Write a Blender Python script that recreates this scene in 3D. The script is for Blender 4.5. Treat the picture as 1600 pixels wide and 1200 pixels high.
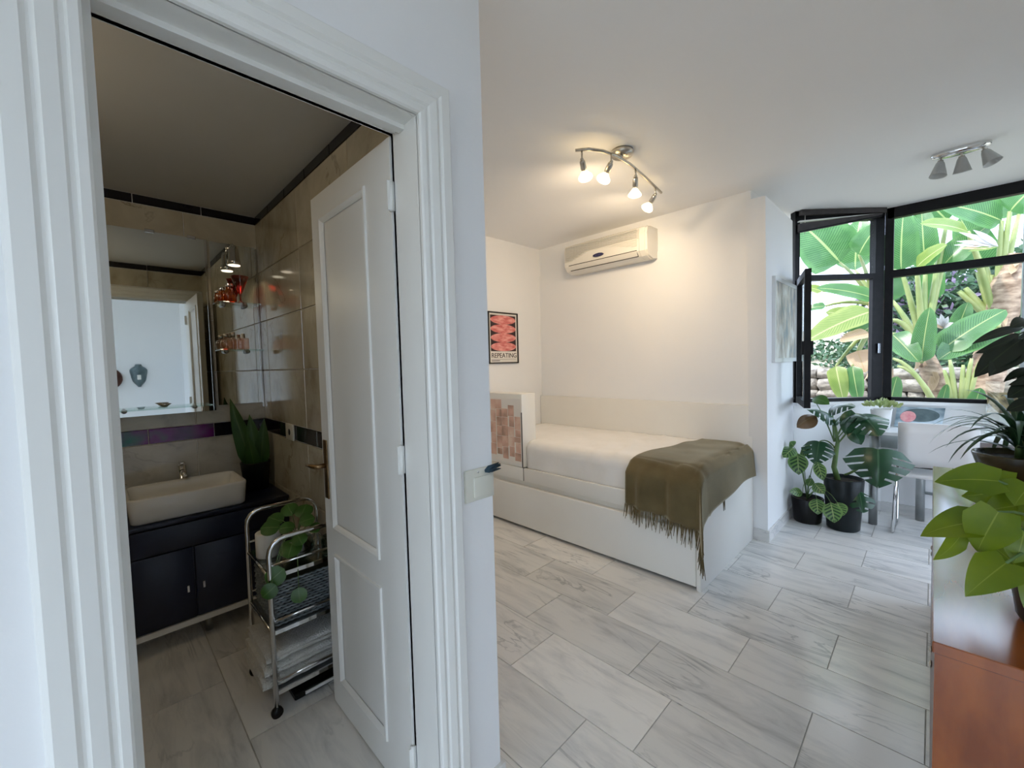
import bpy, bmesh, math, random
from mathutils import Vector, Matrix, noise
random.seed(7)
R = math.radians
scn = bpy.context.scene
COL = scn.collection
for o in list(bpy.data.objects): bpy.data.objects.remove(o)

# ------------------------------------------------------------------ camera
CAM = Vector((0, 0, 1.35)); FPX = 652.74
YAW, PIT, ROL = R(45.2445), R(2.77385), R(-1.49834)
fw = Vector((-math.sin(YAW)*math.cos(PIT), math.cos(YAW)*math.cos(PIT), -math.sin(PIT)))
rt = Vector((math.cos(YAW), math.sin(YAW), 0)); up = rt.cross(fw)
RT = rt*math.cos(ROL)+up*math.sin(ROL); UP = -rt*math.sin(ROL)+up*math.cos(ROL)
cd = bpy.data.cameras.new('camera'); cam = bpy.data.objects.new('camera', cd); COL.objects.link(cam)
cd.sensor_width = 36; cd.lens = FPX/1600*36; cd.clip_start = .02; cd.clip_end = 200
cam.matrix_world = Matrix(((RT.x, UP.x, -fw.x, CAM.x), (RT.y, UP.y, -fw.y, CAM.y), (RT.z, UP.z, -fw.z, CAM.z), (0, 0, 0, 1)))
scn.camera = cam
def P(px, py, ax, val):                     # real point on an axis plane that the photograph's pixel shows
    r = RT*(px-800)-UP*(py-600)+fw*FPX
    return CAM+r*((val-CAM[ax])/r[ax])
# ------------------------------------------------------------------ world, sun, exposure
w = bpy.data.worlds.new('sky'); scn.world = w; w.use_nodes = True
nt = w.node_tree; bg = nt.nodes['Background']
tc = nt.nodes.new('ShaderNodeTexCoord'); nz = nt.nodes.new('ShaderNodeTexNoise'); nz.inputs['Scale'].default_value = 2.2; nz.inputs['Detail'].default_value = 5
cr = nt.nodes.new('ShaderNodeValToRGB'); cr.color_ramp.elements[0].color = (.55, .70, 1, 1); cr.color_ramp.elements[1].color = (.76, .86, 1, 1)
cr.color_ramp.elements[0].position = .35; cr.color_ramp.elements[1].position = .62
nt.links.new(tc.outputs['Generated'], nz.inputs['Vector']); nt.links.new(nz.outputs['Fac'], cr.inputs['Fac']); nt.links.new(cr.outputs['Color'], bg.inputs['Color'])
bg.inputs['Strength'].default_value = 1.5
sd = bpy.data.lights.new('sun', 'SUN'); sd.energy = 1.2; sd.angle = R(2); sd.color = (1, .95, .86)
sun = bpy.data.objects.new('sun', sd); COL.objects.link(sun)
sun.rotation_euler = Vector((-.45, -.50, .85)).to_track_quat('Z', 'Y').to_euler(); sun.location = (-5, -5, 9)
scn.view_settings.view_transform = 'Standard'; scn.view_settings.look = 'None'
scn.view_settings.exposure = 1.82; scn.view_settings.gamma = 1; scn.view_settings.use_curve_mapping = False
scn.cycles.use_denoising = True
scn.cycles.max_bounces = 14; scn.cycles.diffuse_bounces = 8; scn.cycles.glossy_bounces = 6; scn.cycles.transparent_max_bounces = 16; scn.cycles.transmission_bounces = 8
scn.cycles.sample_clamp_indirect = 6
scn.cycles.caustics_reflective = False; scn.cycles.caustics_refractive = False

# ------------------------------------------------------------------ materials
def mat(name, col=(.8, .8, .8), rough=.5, metal=0, **k):
    m = bpy.data.materials.new(name); m.use_nodes = True
    b = m.node_tree.nodes['Principled BSDF']
    b.inputs['Base Color'].default_value = (*col, 1); b.inputs['Roughness'].default_value = rough; b.inputs['Metallic'].default_value = metal
    for kk, v in k.items(): b.inputs[kk.replace('_', ' ')].default_value = v
    return m
def N(m, t, **k):
    n = m.node_tree.nodes.new(t)
    for a, v in k.items():
        if a in n.inputs: n.inputs[a].default_value = v
        else: setattr(n, a, v)
    return n
def L(m, a, b): m.node_tree.links.new(a, b)
def bsdf(m): return m.node_tree.nodes['Principled BSDF']
def vary(m, c1, c2, scale=6, detail=4, stretch=(1, 1, 1), lo=.35, hi=.65, bump=0, bscale=80, coords='Object', rnd=False):
    """two-tone noise on the base colour, optional fine relief"""
    t = N(m, 'ShaderNodeTexCoord'); mp = N(m, 'ShaderNodeMapping'); mp.inputs['Scale'].default_value = stretch
    L(m, t.outputs[coords], mp.inputs['Vector'])
    if rnd:
        oi = N(m, 'ShaderNodeObjectInfo'); mu = N(m, 'ShaderNodeMath', operation='MULTIPLY'); mu.inputs[1].default_value = 37
        L(m, oi.outputs['Random'], mu.inputs[0]); L(m, mu.outputs[0], mp.inputs['Location'])
    n = N(m, 'ShaderNodeTexNoise'); n.inputs['Scale'].default_value = scale; n.inputs['Detail'].default_value = detail
    L(m, mp.outputs[0], n.inputs['Vector'])
    r = N(m, 'ShaderNodeValToRGB'); e = r.color_ramp.elements
    e[0].position = lo; e[0].color = (*c1, 1); e[1].position = hi; e[1].color = (*c2, 1)
    L(m, n.outputs['Fac'], r.inputs['Fac']); L(m, r.outputs['Color'], bsdf(m).inputs['Base Color'])
    if bump:
        n2 = N(m, 'ShaderNodeTexNoise'); n2.inputs['Scale'].default_value = bscale; n2.inputs['Detail'].default_value = 3
        L(m, t.outputs[coords], n2.inputs['Vector'])
        bp = N(m, 'ShaderNodeBump'); bp.inputs['Strength'].default_value = bump; bp.inputs['Distance'].default_value = .01
        L(m, n2.outputs['Fac'], bp.inputs['Height']); L(m, bp.outputs['Normal'], bsdf(m).inputs['Normal'])
    return m, r
def marble(name, ramp, stretch, rough, vein=(.45, .46, .47), tone=(.86, 1.04), scale=3.0, veinw=.02, warm=None):
    m = mat(name, rough=rough)
    g = N(m, 'ShaderNodeNewGeometry'); oi = N(m, 'ShaderNodeObjectInfo')
    mu = N(m, 'ShaderNodeMath', operation='MULTIPLY'); mu.inputs[1].default_value = 61.0; L(m, oi.outputs['Random'], mu.inputs[0])
    ad = N(m, 'ShaderNodeVectorMath', operation='ADD'); L(m, g.outputs['Position'], ad.inputs[0]); L(m, mu.outputs[0], ad.inputs[1])
    mp = N(m, 'ShaderNodeMapping'); mp.inputs['Scale'].default_value = stretch; L(m, ad.outputs[0], mp.inputs['Vector'])
    mr = N(m, 'ShaderNodeMapRange'); mr.inputs['To Min'].default_value = -.35; mr.inputs['To Max'].default_value = .35
    L(m, oi.outputs['Random'], mr.inputs['Value'])
    cx = N(m, 'ShaderNodeCombineXYZ'); L(m, mr.outputs[0], cx.inputs['Z']); L(m, cx.outputs[0], mp.inputs['Rotation'])
    n = N(m, 'ShaderNodeTexNoise'); n.inputs['Scale'].default_value = scale; n.inputs['Detail'].default_value = 9; n.inputs['Roughness'].default_value = .62; n.inputs['Distortion'].default_value = .6
    L(m, mp.outputs[0], n.inputs['Vector'])
    r = N(m, 'ShaderNodeValToRGB'); e = r.color_ramp.elements
    while len(e) < len(ramp): e.new(.5)
    for i, (p, c) in enumerate(ramp): e[i].position = p; e[i].color = (*c, 1)
    L(m, n.outputs['Fac'], r.inputs['Fac'])
    n2 = N(m, 'ShaderNodeTexNoise'); n2.inputs['Scale'].default_value = scale*.55; n2.inputs['Detail'].default_value = 6; n2.inputs['Distortion'].default_value = 1.4
    L(m, mp.outputs[0], n2.inputs['Vector'])
    s = N(m, 'ShaderNodeMath', operation='SUBTRACT'); s.inputs[1].default_value = .5; L(m, n2.outputs['Fac'], s.inputs[0])
    a = N(m, 'ShaderNodeMath', operation='ABSOLUTE'); L(m, s.outputs[0], a.inputs[0])
    v = N(m, 'ShaderNodeMapRange'); v.inputs['From Max'].default_value = veinw; v.inputs['To Min'].default_value = .7; v.inputs['To Max'].default_value = 0
    L(m, a.outputs[0], v.inputs['Value'])
    n3 = N(m, 'ShaderNodeTexNoise'); n3.inputs['Scale'].default_value = 1.7; L(m, ad.outputs[0], n3.inputs['Vector'])
    vm = N(m, 'ShaderNodeMapRange'); vm.inputs['From Min'].default_value = .48; vm.inputs['From Max'].default_value = .62; L(m, n3.outputs['Fac'], vm.inputs['Value'])
    vv = N(m, 'ShaderNodeMath', operation='MULTIPLY'); L(m, v.outputs[0], vv.inputs[0]); L(m, vm.outputs[0], vv.inputs[1])
    mx = N(m, 'ShaderNodeMixRGB'); mx.inputs['Color2'].default_value = (*vein, 1); L(m, vv.outputs[0], mx.inputs['Fac']); L(m, r.outputs['Color'], mx.inputs['Color1'])
    tr = N(m, 'ShaderNodeMapRange'); tr.inputs['To Min'].default_value = tone[0]; tr.inputs['To Max'].default_value = tone[1]
    wn = N(m, 'ShaderNodeTexWhiteNoise', noise_dimensions='1D'); L(m, oi.outputs['Random'], wn.inputs['W']); L(m, wn.outputs['Value'], tr.inputs['Value'])
    ml = N(m, 'ShaderNodeVectorMath', operation='SCALE'); L(m, mx.outputs[0], ml.inputs[0]); L(m, tr.outputs[0], ml.inputs['Scale'])
    L(m, ml.outputs[0], bsdf(m).inputs['Base Color'])
    return m
def glassy(name, tint=(1, 1, 1), refl=.08, rough=0.0):
    m = bpy.data.materials.new(name); m.use_nodes = True; t = m.node_tree; t.nodes.clear()
    o = t.nodes.new('ShaderNodeOutputMaterial'); a = t.nodes.new('ShaderNodeBsdfTransparent'); g = t.nodes.new('ShaderNodeBsdfGlossy')
    a.inputs['Color'].default_value = (*tint, 1); g.inputs['Roughness'].default_value = rough; g.inputs['Color'].default_value = (1, 1, 1, 1)
    fr = t.nodes.new('ShaderNodeLayerWeight'); fr.inputs['Blend'].default_value = .35
    mr = t.nodes.new('ShaderNodeMapRange'); mr.inputs['To Min'].default_value = refl; mr.inputs['To Max'].default_value = .9
    pw = t.nodes.new('ShaderNodeMath'); pw.operation = 'POWER'; pw.inputs[1].default_value = 2.5
    t.links.new(fr.outputs['Facing'], pw.inputs[0]); t.links.new(pw.outputs[0], mr.inputs['Value'])
    mx = t.nodes.new('ShaderNodeMixShader'); t.links.new(mr.outputs[0], mx.inputs[0]); t.links.new(a.outputs[0], mx.inputs[1]); t.links.new(g.outputs[0], mx.inputs[2]); t.links.new(mx.outputs[0], o.inputs['Surface'])
    return m
def emis(name, col, s):
    m = mat(name, col, .4); bsdf(m).inputs['Emission Color'].default_value = (*col, 1); bsdf(m).inputs['Emission Strength'].default_value = s
    return m
def leafmat(name, c1, c2, rib, stripes=0, stripec=None, rough=.35, trans=.25, ribw=.06, spec=.5):
    m = mat(name, c1, rough); b = bsdf(m); b.inputs['Specular IOR Level'].default_value = spec
    uv = N(m, 'ShaderNodeUVMap'); sp = N(m, 'ShaderNodeSeparateXYZ'); L(m, uv.outputs['UV'], sp.inputs[0])
    t = N(m, 'ShaderNodeTexCoord'); n = N(m, 'ShaderNodeTexNoise'); n.inputs['Scale'].default_value = 7; n.inputs['Detail'].default_value = 4
    L(m, t.outputs['Object'], n.inputs['Vector'])
    mx = N(m, 'ShaderNodeMixRGB'); mx.inputs['Color1'].default_value = (*c1, 1); mx.inputs['Color2'].default_value = (*c2, 1)
    cr = N(m, 'ShaderNodeMapRange'); cr.inputs['From Min'].default_value = .3; cr.inputs['From Max'].default_value = .7
    L(m, n.outputs['Fac'], cr.inputs['Value']); L(m, cr.outputs[0], mx.inputs['Fac'])
    out = mx.outputs[0]
    ab = N(m, 'ShaderNodeMath', operation='ABSOLUTE'); L(m, sp.outputs['Y'], ab.inputs[0])
    if stripes:
        q = N(m, 'ShaderNodeMath', operation='MULTIPLY_ADD'); q.inputs[1].default_value = -.22; L(m, ab.outputs[0], q.inputs[0]); L(m, sp.outputs['X'], q.inputs[2])
        s = N(m, 'ShaderNodeMath', operation='MULTIPLY'); s.inputs[1].default_value = stripes*math.tau; L(m, q.outputs[0], s.inputs[0])
        sn = N(m, 'ShaderNodeMath', operation='SINE'); L(m, s.outputs[0], sn.inputs[0])
        r = N(m, 'ShaderNodeMapRange'); r.inputs['From Min'].default_value = -.1; r.inputs['From Max'].default_value = .25; L(m, sn.outputs[0], r.inputs['Value'])
        ed = N(m, 'ShaderNodeMapRange'); ed.inputs['From Min'].default_value = .72; ed.inputs['From Max'].default_value = .85; ed.inputs['To Min'].default_value = 1; ed.inputs['To Max'].default_value = 0
        L(m, ab.outputs[0], ed.inputs['Value'])
        mm = N(m, 'ShaderNodeMath', operation='MULTIPLY'); L(m, r.outputs[0], mm.inputs[0]); L(m, ed.outputs[0], mm.inputs[1])
        m2 = N(m, 'ShaderNodeMixRGB'); m2.inputs['Color2'].default_value = (*stripec, 1); L(m, mm.outputs[0], m2.inputs['Fac']); L(m, out, m2.inputs['Color1']); out = m2.outputs[0]
    lt = N(m, 'ShaderNodeMath', operation='LESS_THAN'); lt.inputs[1].default_value = ribw; L(m, ab.outputs[0], lt.inputs[0])
    m3 = N(m, 'ShaderNodeMixRGB'); m3.inputs['Color2'].default_value = (*rib, 1); L(m, lt.outputs[0], m3.inputs['Fac']); L(m, out, m3.inputs['Color1'])
    L(m, m3.outputs[0], b.inputs['Base Color'])
    if trans:
        tl = N(m, 'ShaderNodeBsdfTranslucent'); L(m, m3.outputs[0], tl.inputs['Color'])
        ms = N(m, 'ShaderNodeMixShader'); ms.inputs[0].default_value = trans
        o = m.node_tree.nodes['Material Output']; L(m, b.outputs[0], ms.inputs[1]); L(m, tl.outputs[0], ms.inputs[2]); L(m, ms.outputs[0], o.inputs['Surface'])
    return m

M = {}
M['wall'] = vary(mat('white_paint', rough=.75), (.82, .83, .84), (.86, .86, .86), 1.3, bump=.05, bscale=60)[0]
M['ceil'] = vary(mat('ceiling_paint', rough=.8), (.86, .86, .86), (.88, .88, .88), 1.0)[0]
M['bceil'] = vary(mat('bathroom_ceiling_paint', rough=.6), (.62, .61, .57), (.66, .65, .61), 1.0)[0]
M['lacquer'] = vary(mat('white_door_lacquer', rough=.32), (.77, .77, .74), (.80, .80, .77), 2, stretch=(1, 1, .1))[0]
M['floor'] = marble('floor_marble', [(.26, (.46, .46, .455)), (.40, (.70, .695, .68)), (.54, (.83, .815, .785))], (1.0, 4.6, 1), .2, vein=(.36, .37, .38), tone=(.86, 1.04), scale=2.4)
M['grout'] = vary(mat('grey_grout', rough=.85), (.44, .43, .41), (.52, .51, .48), 20)[0]
M['base'] = marble('baseboard_marble', [(.3, (.55, .55, .55)), (.6, (.72, .71, .69))], (1.0, 1.0, 4), .25, scale=3)
M['btile'] = marble('beige_marble_tile', [(.28, (.30, .26, .19)), (.45, (.50, .45, .34)), (.62, (.60, .55, .43))], (1.6, 1.6, 1.2), .10, vein=(.22, .18, .12), tone=(.93, 1.02), scale=2.2, veinw=.012)
M['gtile'] = marble('grey_marble_tile', [(.28, (.36, .35, .32)), (.45, (.55, .54, .50)), (.62, (.64, .63, .58))], (1.6, 1.6, 2.4), .12, vein=(.3, .29, .27), tone=(.93, 1.02), scale=2.4)
M['black_tile'] = vary(mat('black_glazed_tile', rough=.12), (.006, .006, .012), (.012, .012, .02), 8)[0]
m = mat('iridescent_tile', rough=.1); M['decor'] = m
_, r_ = vary(m, (.01, .005, .03), (.02, .16, .15), 4, 3, (1, 1, 1)); r_.color_ramp.elements.new(.5).color = (.16, .02, .22, 1)
M['mirror'] = mat('mirror_silver', (.86, .9, .88), .015, 1)
M['glass'] = glassy('clear_glass', (.97, .99, .98), .06)
M['pane'] = glassy('window_glass', (.97, .99, .99), .004)
M['shelfglass'] = glassy('green_edged_glass', (.86, .94, .91), .10)
M['amber'] = glassy('amber_glass', (.85, .42, .12), .10)
M['redglass'] = glassy('red_orange_glass', (.62, .10, .03), .10)
M['pinkglass'] = glassy('rose_glass', (.92, .74, .66), .14)
M['darkglass'] = glassy('grey_glass', (.55, .68, .68), .10)
M['chrome'] = vary(mat('chrome', rough=.08, metal=1), (.70, .71, .72), (.78, .78, .78), 5)[0]
M['nickel'] = vary(mat('brushed_nickel', rough=.28, metal=1), (.50, .47, .41), (.60, .57, .51), 40, stretch=(1, 1, .1))[0]
M['brass'] = vary(mat('aged_brass', rough=.38, metal=1), (.16, .10, .05), (.28, .18, .09), 30)[0]
M['navy'] = vary(mat('navy_lacquer', rough=.35), (.006, .011, .032), (.009, .016, .042), 5)[0]
M['ceramic'] = vary(mat('white_ceramic', rough=.08), (.78, .77, .73), (.80, .79, .76), 2)[0]
M['plastic'] = vary(mat('cream_plastic', rough=.4), (.68, .67, .58), (.72, .71, .62), 4)[0]
M['acp'] = vary(mat('air_conditioner_plastic', rough=.38), (.76, .74, .68), (.79, .77, .71), 3)[0]
M['dark'] = vary(mat('dark_gap', rough=.6), (.02, .018, .016), (.03, .028, .025), 10)[0]
M['badge'] = vary(mat('blue_badge', rough=.2), (.02, .02, .07), (.05, .05, .12), 60)[0]
M['bedw'] = vary(mat('white_melamine', rough=.3), (.78, .76, .71), (.80, .79, .74), 2)[0]
m, _ = vary(mat('white_cotton', rough=.9), (.82, .80, .76), (.86, .84, .81), 6, bump=.12, bscale=30); bsdf(m).inputs['Sheen Weight'].default_value = .2; M['sheet'] = m
m, _ = vary(mat('olive_throw_fabric', rough=.8), (.092, .066, .022), (.140, .104, .042), 5, bump=.25, bscale=220); bsdf(m).inputs['Sheen Weight'].default_value = .65; bsdf(m).inputs['Sheen Roughness'].default_value = .35; bsdf(m).inputs['Sheen Tint'].default_value = (.85, .8, .62, 1); M['throw'] = m
M['blackalu'] = vary(mat('black_aluminium', rough=.42), (.004, .0045, .006), (.008, .008, .010), 20)[0]; bsdf(M['blackalu']).inputs['Specular IOR Level'].default_value = .2
M['blind'] = vary(mat('dark_blind', rough=.5), (.02, .016, .018), (.035, .028, .03), 20)[0]
M['wood'] = vary(mat('red_brown_wood', rough=.16), (.20, .045, .008), (.33, .088, .014), 3, 6, (5, .8, 1.5))[0]; bsdf(M['wood']).inputs['Coat Weight'].default_value = .8; bsdf(M['wood']).inputs['Coat Roughness'].default_value = .14
M['edge'] = vary(mat('dark_wood_edge', rough=.3), (.05, .014, .009), (.08, .022, .014), 6)[0]
M['potd'] = vary(mat('dark_blue_black_pot', rough=.35), (.006, .009, .010), (.011, .016, .018), 8)[0]
M['potk'] = vary(mat('black_pot', rough=.3), (.004, .004, .005), (.008, .008, .008), 8)[0]
bsdf(M['potd']).inputs['Specular IOR Level'].default_value = .25; bsdf(M['potk']).inputs['Specular IOR Level'].default_value = .25
M['poto'] = vary(mat('olive_glazed_pot', rough=.25), (.03, .028, .012), (.06, .05, .02), 9)[0]
M['potw'] = vary(mat('white_pot', rough=.4), (.78, .79, .79), (.82, .82, .82), 5)[0]
M['soil'] = vary(mat('potting_soil', rough=.95), (.015, .011, .008), (.04, .028, .018), 60, bump=.6)[0]
M['stem'] = vary(mat('green_stem', rough=.5), (.06, .12, .03), (.12, .2, .06), 10)[0]
M['stemp'] = vary(mat('pale_stem', rough=.5), (.22, .28, .09), (.34, .37, .15), 4)[0]
M['bark'] = vary(mat('peeling_bark', rough=.9), (.20, .13, .09), (.52, .38, .28), 9, 6, (1, 1, 2.5), bump=.8, bscale=18)[0]
M['stone'] = vary(mat('pale_wall_stone', rough=.9), (.15, .13, .11), (.36, .32, .27), 3.5, 6, rnd=True, bump=.6, bscale=14)[0]
M['earth'] = vary(mat('dry_garden_earth', rough=.95), (.22, .19, .14), (.40, .36, .28), 2.2, 8, bump=.6, bscale=9)[0]
M['render'] = vary(mat('exterior_render', rough=.9), (.70, .69, .66), (.75, .74, .71), 2)[0]
M['leather'] = vary(mat('white_chair_shell', rough=.45), (.74, .73, .73), (.78, .77, .77), 3)[0]
M['steel'] = vary(mat('grey_steel', rough=.3, metal=.9), (.36, .38, .38), (.44, .46, .46), 12)[0]
M['tabletop'] = vary(mat('white_table_laminate', rough=.25), (.78, .79, .80), (.81, .82, .82), 3)[0]
M['towel'] = vary(mat('white_terry', rough=.95), (.70, .69, .65), (.80, .79, .75), 25, bump=1.0, bscale=160)[0]
M['paper'] = vary(mat('white_paper', rough=.9), (.78, .77, .72), (.82, .81, .77), 30)[0]
M['wicker'] = vary(mat('grey_wicker', rough=.7), (.10, .12, .13), (.24, .27, .28), 30, stretch=(1, 1, 3))[0]
M['frosted'] = vary(mat('frosted_glass', rough=.45), (.55, .56, .55), (.66, .67, .66), 9)[0]; bsdf(M['frosted']).inputs['Transmission Weight'].default_value = .35
M['bulb'] = emis('lit_bulb', (1, .74, .38), 2.6)
M['bulb_off'] = vary(mat('bulb_face', rough=.3), (.7, .68, .6), (.78, .76, .7), 10)[0]
M['teal'] = vary(mat('dark_teal_tassel', rough=.8), (.004, .014, .025), (.012, .04, .06), 40)[0]
M['slate'] = vary(mat('slate_grey_mask', rough=.5), (.07, .11, .12), (.12, .17, .18), 20)[0]
M['brown'] = vary(mat('brown_felt', rough=.85), (.06, .022, .016), (.11, .045, .03), 20)[0]
M['pframe'] = vary(mat('black_frame', rough=.35), (.012, .011, .011), (.02, .018, .018), 10)[0]
M['pwhite'] = vary(mat('poster_paper', rough=.6), (.80, .76, .70), (.83, .79, .73), 5)[0]
M['pblack'] = vary(mat('poster_black_ink', rough=.6), (.03, .012, .015), (.045, .018, .02), 5)[0]
M['ppink'] = vary(mat('poster_coral_ink', rough=.6), (.62, .13, .12), (.85, .38, .34), 6, 2, (1, 2, 6))[0]
m = mat('box_photo_print', rough=.5); M['print'] = m
_, r_ = vary(m, (.38, .24, .17), (.80, .62, .50), 5, 6, rnd=True); r_.color_ramp.elements.new(.52).color = (.70, .44, .34, 1)
m = mat('blue_grey_abstract_print', rough=.5); M['abstract'] = m
_, r_ = vary(m, (.22, .27, .30), (.72, .72, .68), 14, 8, (1, 1, .45)); r_.color_ramp.elements.new(.5).color = (.50, .45, .38, 1)
m = mat('magazine_cover_print', rough=.25); M['mag'] = m
_, r_ = vary(m, (.10, .16, .20), (.55, .66, .74), 7, 3)
m = mat('garden_photo_print', rough=.3); M['photo'] = m
_, r_ = vary(m, (.05, .04, .02), (.55, .42, .22), 16, 4)
M['pinkink'] = vary(mat('pink_ink', rough=.3), (.75, .25, .28), (.85, .45, .45), 30)[0]
M['mon'] = leafmat('monstera_leaf', (.012, .050, .022), (.022, .085, .035), (.07, .15, .08), rough=.28, trans=.12, ribw=.03)
M['monb'] = leafmat('brown_dying_leaf', (.10, .055, .02), (.20, .11, .045), (.2, .14, .07), trans=.15)
M['cal'] = leafmat('calathea_leaf', (.11, .22, .06), (.16, .28, .08), (.28, .36, .14), 6, (.015, .055, .018), trans=.15)
M['pot'] = leafmat('pothos_leaf', (.075, .15, .007), (.20, .27, .010), (.26, .33, .04), trans=.35, ribw=.03)
M['spi'] = leafmat('dracaena_leaf', (.010, .045, .020), (.030, .085, .035), (.05, .11, .05), trans=.1, ribw=.15)
M['fic'] = leafmat('dark_rubber_leaf', (.006, .014, .009), (.012, .026, .013), (.03, .05, .02), trans=.06, rough=.4)
M['snake'] = leafmat('sansevieria_leaf', (.020, .075, .014), (.045, .13, .025), (.07, .15, .03), trans=.1)
M['pil'] = leafmat('pilea_leaf', (.035, .11, .014), (.065, .16, .025), (.10, .2, .05), trans=.2)
M['suc'] = leafmat('succulent_leaf', (.25, .34, .12), (.45, .50, .22), (.5, .5, .3), trans=.2)
M['str'] = leafmat('strelitzia_leaf', (.07, .19, .06), (.13, .29, .09), (.36, .44, .17), 26, (.055, .15, .05), trans=.4, rough=.3, ribw=.045)
M['str2'] = leafmat('strelitzia_leaf_yellow', (.20, .29, .06), (.31, .37, .11), (.44, .46, .2), 22, (.17, .26, .06), trans=.4, rough=.35)
M['strd'] = leafmat('strelitzia_leaf_dry', (.52, .36, .24), (.66, .50, .34), (.5, .35, .2), 18, (.45, .30, .19), trans=.3, rough=.7)
M['bushg'] = leafmat('bush_leaf', (.035, .085, .045), (.07, .14, .06), (.08, .15, .07), trans=.25)
M['bushp'] = leafmat('mauve_flower', (.30, .20, .36), (.42, .32, .46), (.4, .3, .4), trans=.3)
M['flower'] = leafmat('white_flower', (.62, .60, .62), (.75, .73, .72), (.5, .4, .4), trans=.3)

# ------------------------------------------------------------------ mesh helpers
class MB:
    def __init__(s): s.v = []; s.f = []; s.uv = None; s.sm = []
    def add(s, v, f, smooth=False):
        n = len(s.v); s.v += [Vector(p) for p in v]; s.f += [tuple(i+n for i in q) for q in f]; s.sm += [smooth]*len(f); return s
    def box(s, x0, x1, y0, y1, z0, z1):
        v = [(x, y, z) for z in (z0, z1) for y in (y0, y1) for x in (x0, x1)]
        return s.add(v, [(0, 2, 3, 1), (4, 5, 7, 6), (0, 1, 5, 4), (2, 6, 7, 3), (0, 4, 6, 2), (1, 3, 7, 5)])
    def rbox(s, x0, x1, y0, y1, z0, z1, r=.01, seg=2):
        bm = bmesh.new(); bmesh.ops.create_cube(bm, size=1)
        for q in bm.verts: q.co = Vector(((x0+x1)/2+q.co.x*(x1-x0), (y0+y1)/2+q.co.y*(y1-y0), (z0+z1)/2+q.co.z*(z1-z0)))
        bmesh.ops.bevel(bm, geom=bm.edges[:], offset=r, segments=seg, affect='EDGES', profile=.5)
        bm.verts.index_update(); s.add([q.co.copy() for q in bm.verts], [[q.index for q in f.verts] for f in bm.faces], seg > 1); bm.free(); return s
    def prism(s, poly, d):
        """closed polygon (3-D points) pushed along vector d"""
        n = len(poly); d = Vector(d); v = [Vector(p) for p in poly]+[Vector(p)+d for p in poly]
        return s.add(v, [tuple(range(n-1, -1, -1)), tuple(range(n, 2*n))]+[(i, (i+1) % n, n+(i+1) % n, n+i) for i in range(n)])
    def tube(s, path, r, n=8, cap=True):
        path = [Vector(p) for p in path]; k = len(path); rr = r if isinstance(r, (list, tuple)) else [r]*k
        v = []; f = []; prev = None
        for i, p in enumerate(path):
            t = (path[min(i+1, k-1)]-path[max(i-1, 0)]).normalized()
            if prev is None: a = t.orthogonal().normalized()
            else:
                a = prev-t*prev.dot(t); a = a.normalized() if a.length > 1e-6 else t.orthogonal().normalized()
            prev = a; b = t.cross(a)
            v += [p+(a*math.cos(j*math.tau/n)+b*math.sin(j*math.tau/n))*rr[i] for j in range(n)]
        for i in range(k-1):
            f += [(i*n+j, i*n+(j+1) % n, (i+1)*n+(j+1) % n, (i+1)*n+j) for j in range(n)]
        if cap: f += [tuple(range(n-1, -1, -1)), tuple((k-1)*n+j for j in range(n))]
        return s.add(v, f, True)
    def lathe(s, prof, c, axis=(0, 0, 1), n=20):
        """profile of (radius, height) turned around axis at c"""
        ax = Vector(axis).normalized(); a = Vector((1, 0, 0)) if abs(ax.z) > .99 else ax.orthogonal().normalized(); b = ax.cross(a); c = Vector(c)
        v = []; k = len(prof)
        for r, h in prof: v += [c+ax*h+(a*math.cos(j*math.tau/n)+b*math.sin(j*math.tau/n))*max(r, 1e-5) for j in range(n)]
        f = [(i*n+j, i*n+(j+1) % n, (i+1)*n+(j+1) % n, (i+1)*n+j) for i in range(k-1) for j in range(n)]
        return s.add(v, f, True)
    def ball(s, c, rx, ry=None, rz=None, n=10):
        ry = ry or rx; rz = rz or rx; v = []; f = []; k = n//2+1
        for i in range(k+1):
            th = math.pi*i/k
            v += [Vector(c)+Vector((rx*math.sin(th)*math.cos(j*math.tau/n), ry*math.sin(th)*math.sin(j*math.tau/n), rz*math.cos(th))) for j in range(n)]
        f = [(i*n+j, (i+1)*n+j, (i+1)*n+(j+1) % n, i*n+(j+1) % n) for i in range(k) for j in range(n)]
        return s.add(v, f, True)
    def grid(s, pts, smooth=True):
        h = len(pts); w_ = len(pts[0]); v = [p for row in pts for p in row]
        return s.add(v, [(i*w_+j, i*w_+j+1, (i+1)*w_+j+1, (i+1)*w_+j) for i in range(h-1) for j in range(w_-1)], smooth)
OFF = {}
def link(name, me, parent=None, loc=None):
    o = bpy.data.objects.new(name, me); COL.objects.link(o)
    if parent is not None: o.parent = parent; OFF[o.name] = OFF.get(parent.name, Vector())
    else: OFF[o.name] = Vector(loc) if loc is not None else Vector()
    if loc is not None: o.location = loc
    return o
def part(name, mb, m, parent=None, label=None, kind=None, solid=0):
    off = OFF.get(parent.name, Vector()) if parent is not None else Vector()
    me = bpy.data.meshes.new(name); me.from_pydata([p-off for p in mb.v], [], mb.f)
    for p, sm in zip(me.polygons, mb.sm): p.use_smooth = sm
    if mb.uv:
        ul = me.uv_layers.new(name='UVMap')
        for lp in me.loops: ul.data[lp.index].uv = mb.uv[lp.vertex_index]
    me.materials.append(M[m] if isinstance(m, str) else m)
    me.validate()
    o = link(name, me, parent)
    if solid:
        md = o.modifiers.new('thickness', 'SOLIDIFY'); md.thickness = solid; md.offset = 0
    if label: o['label'] = label
    if kind: o['kind'] = kind
    return o
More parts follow.
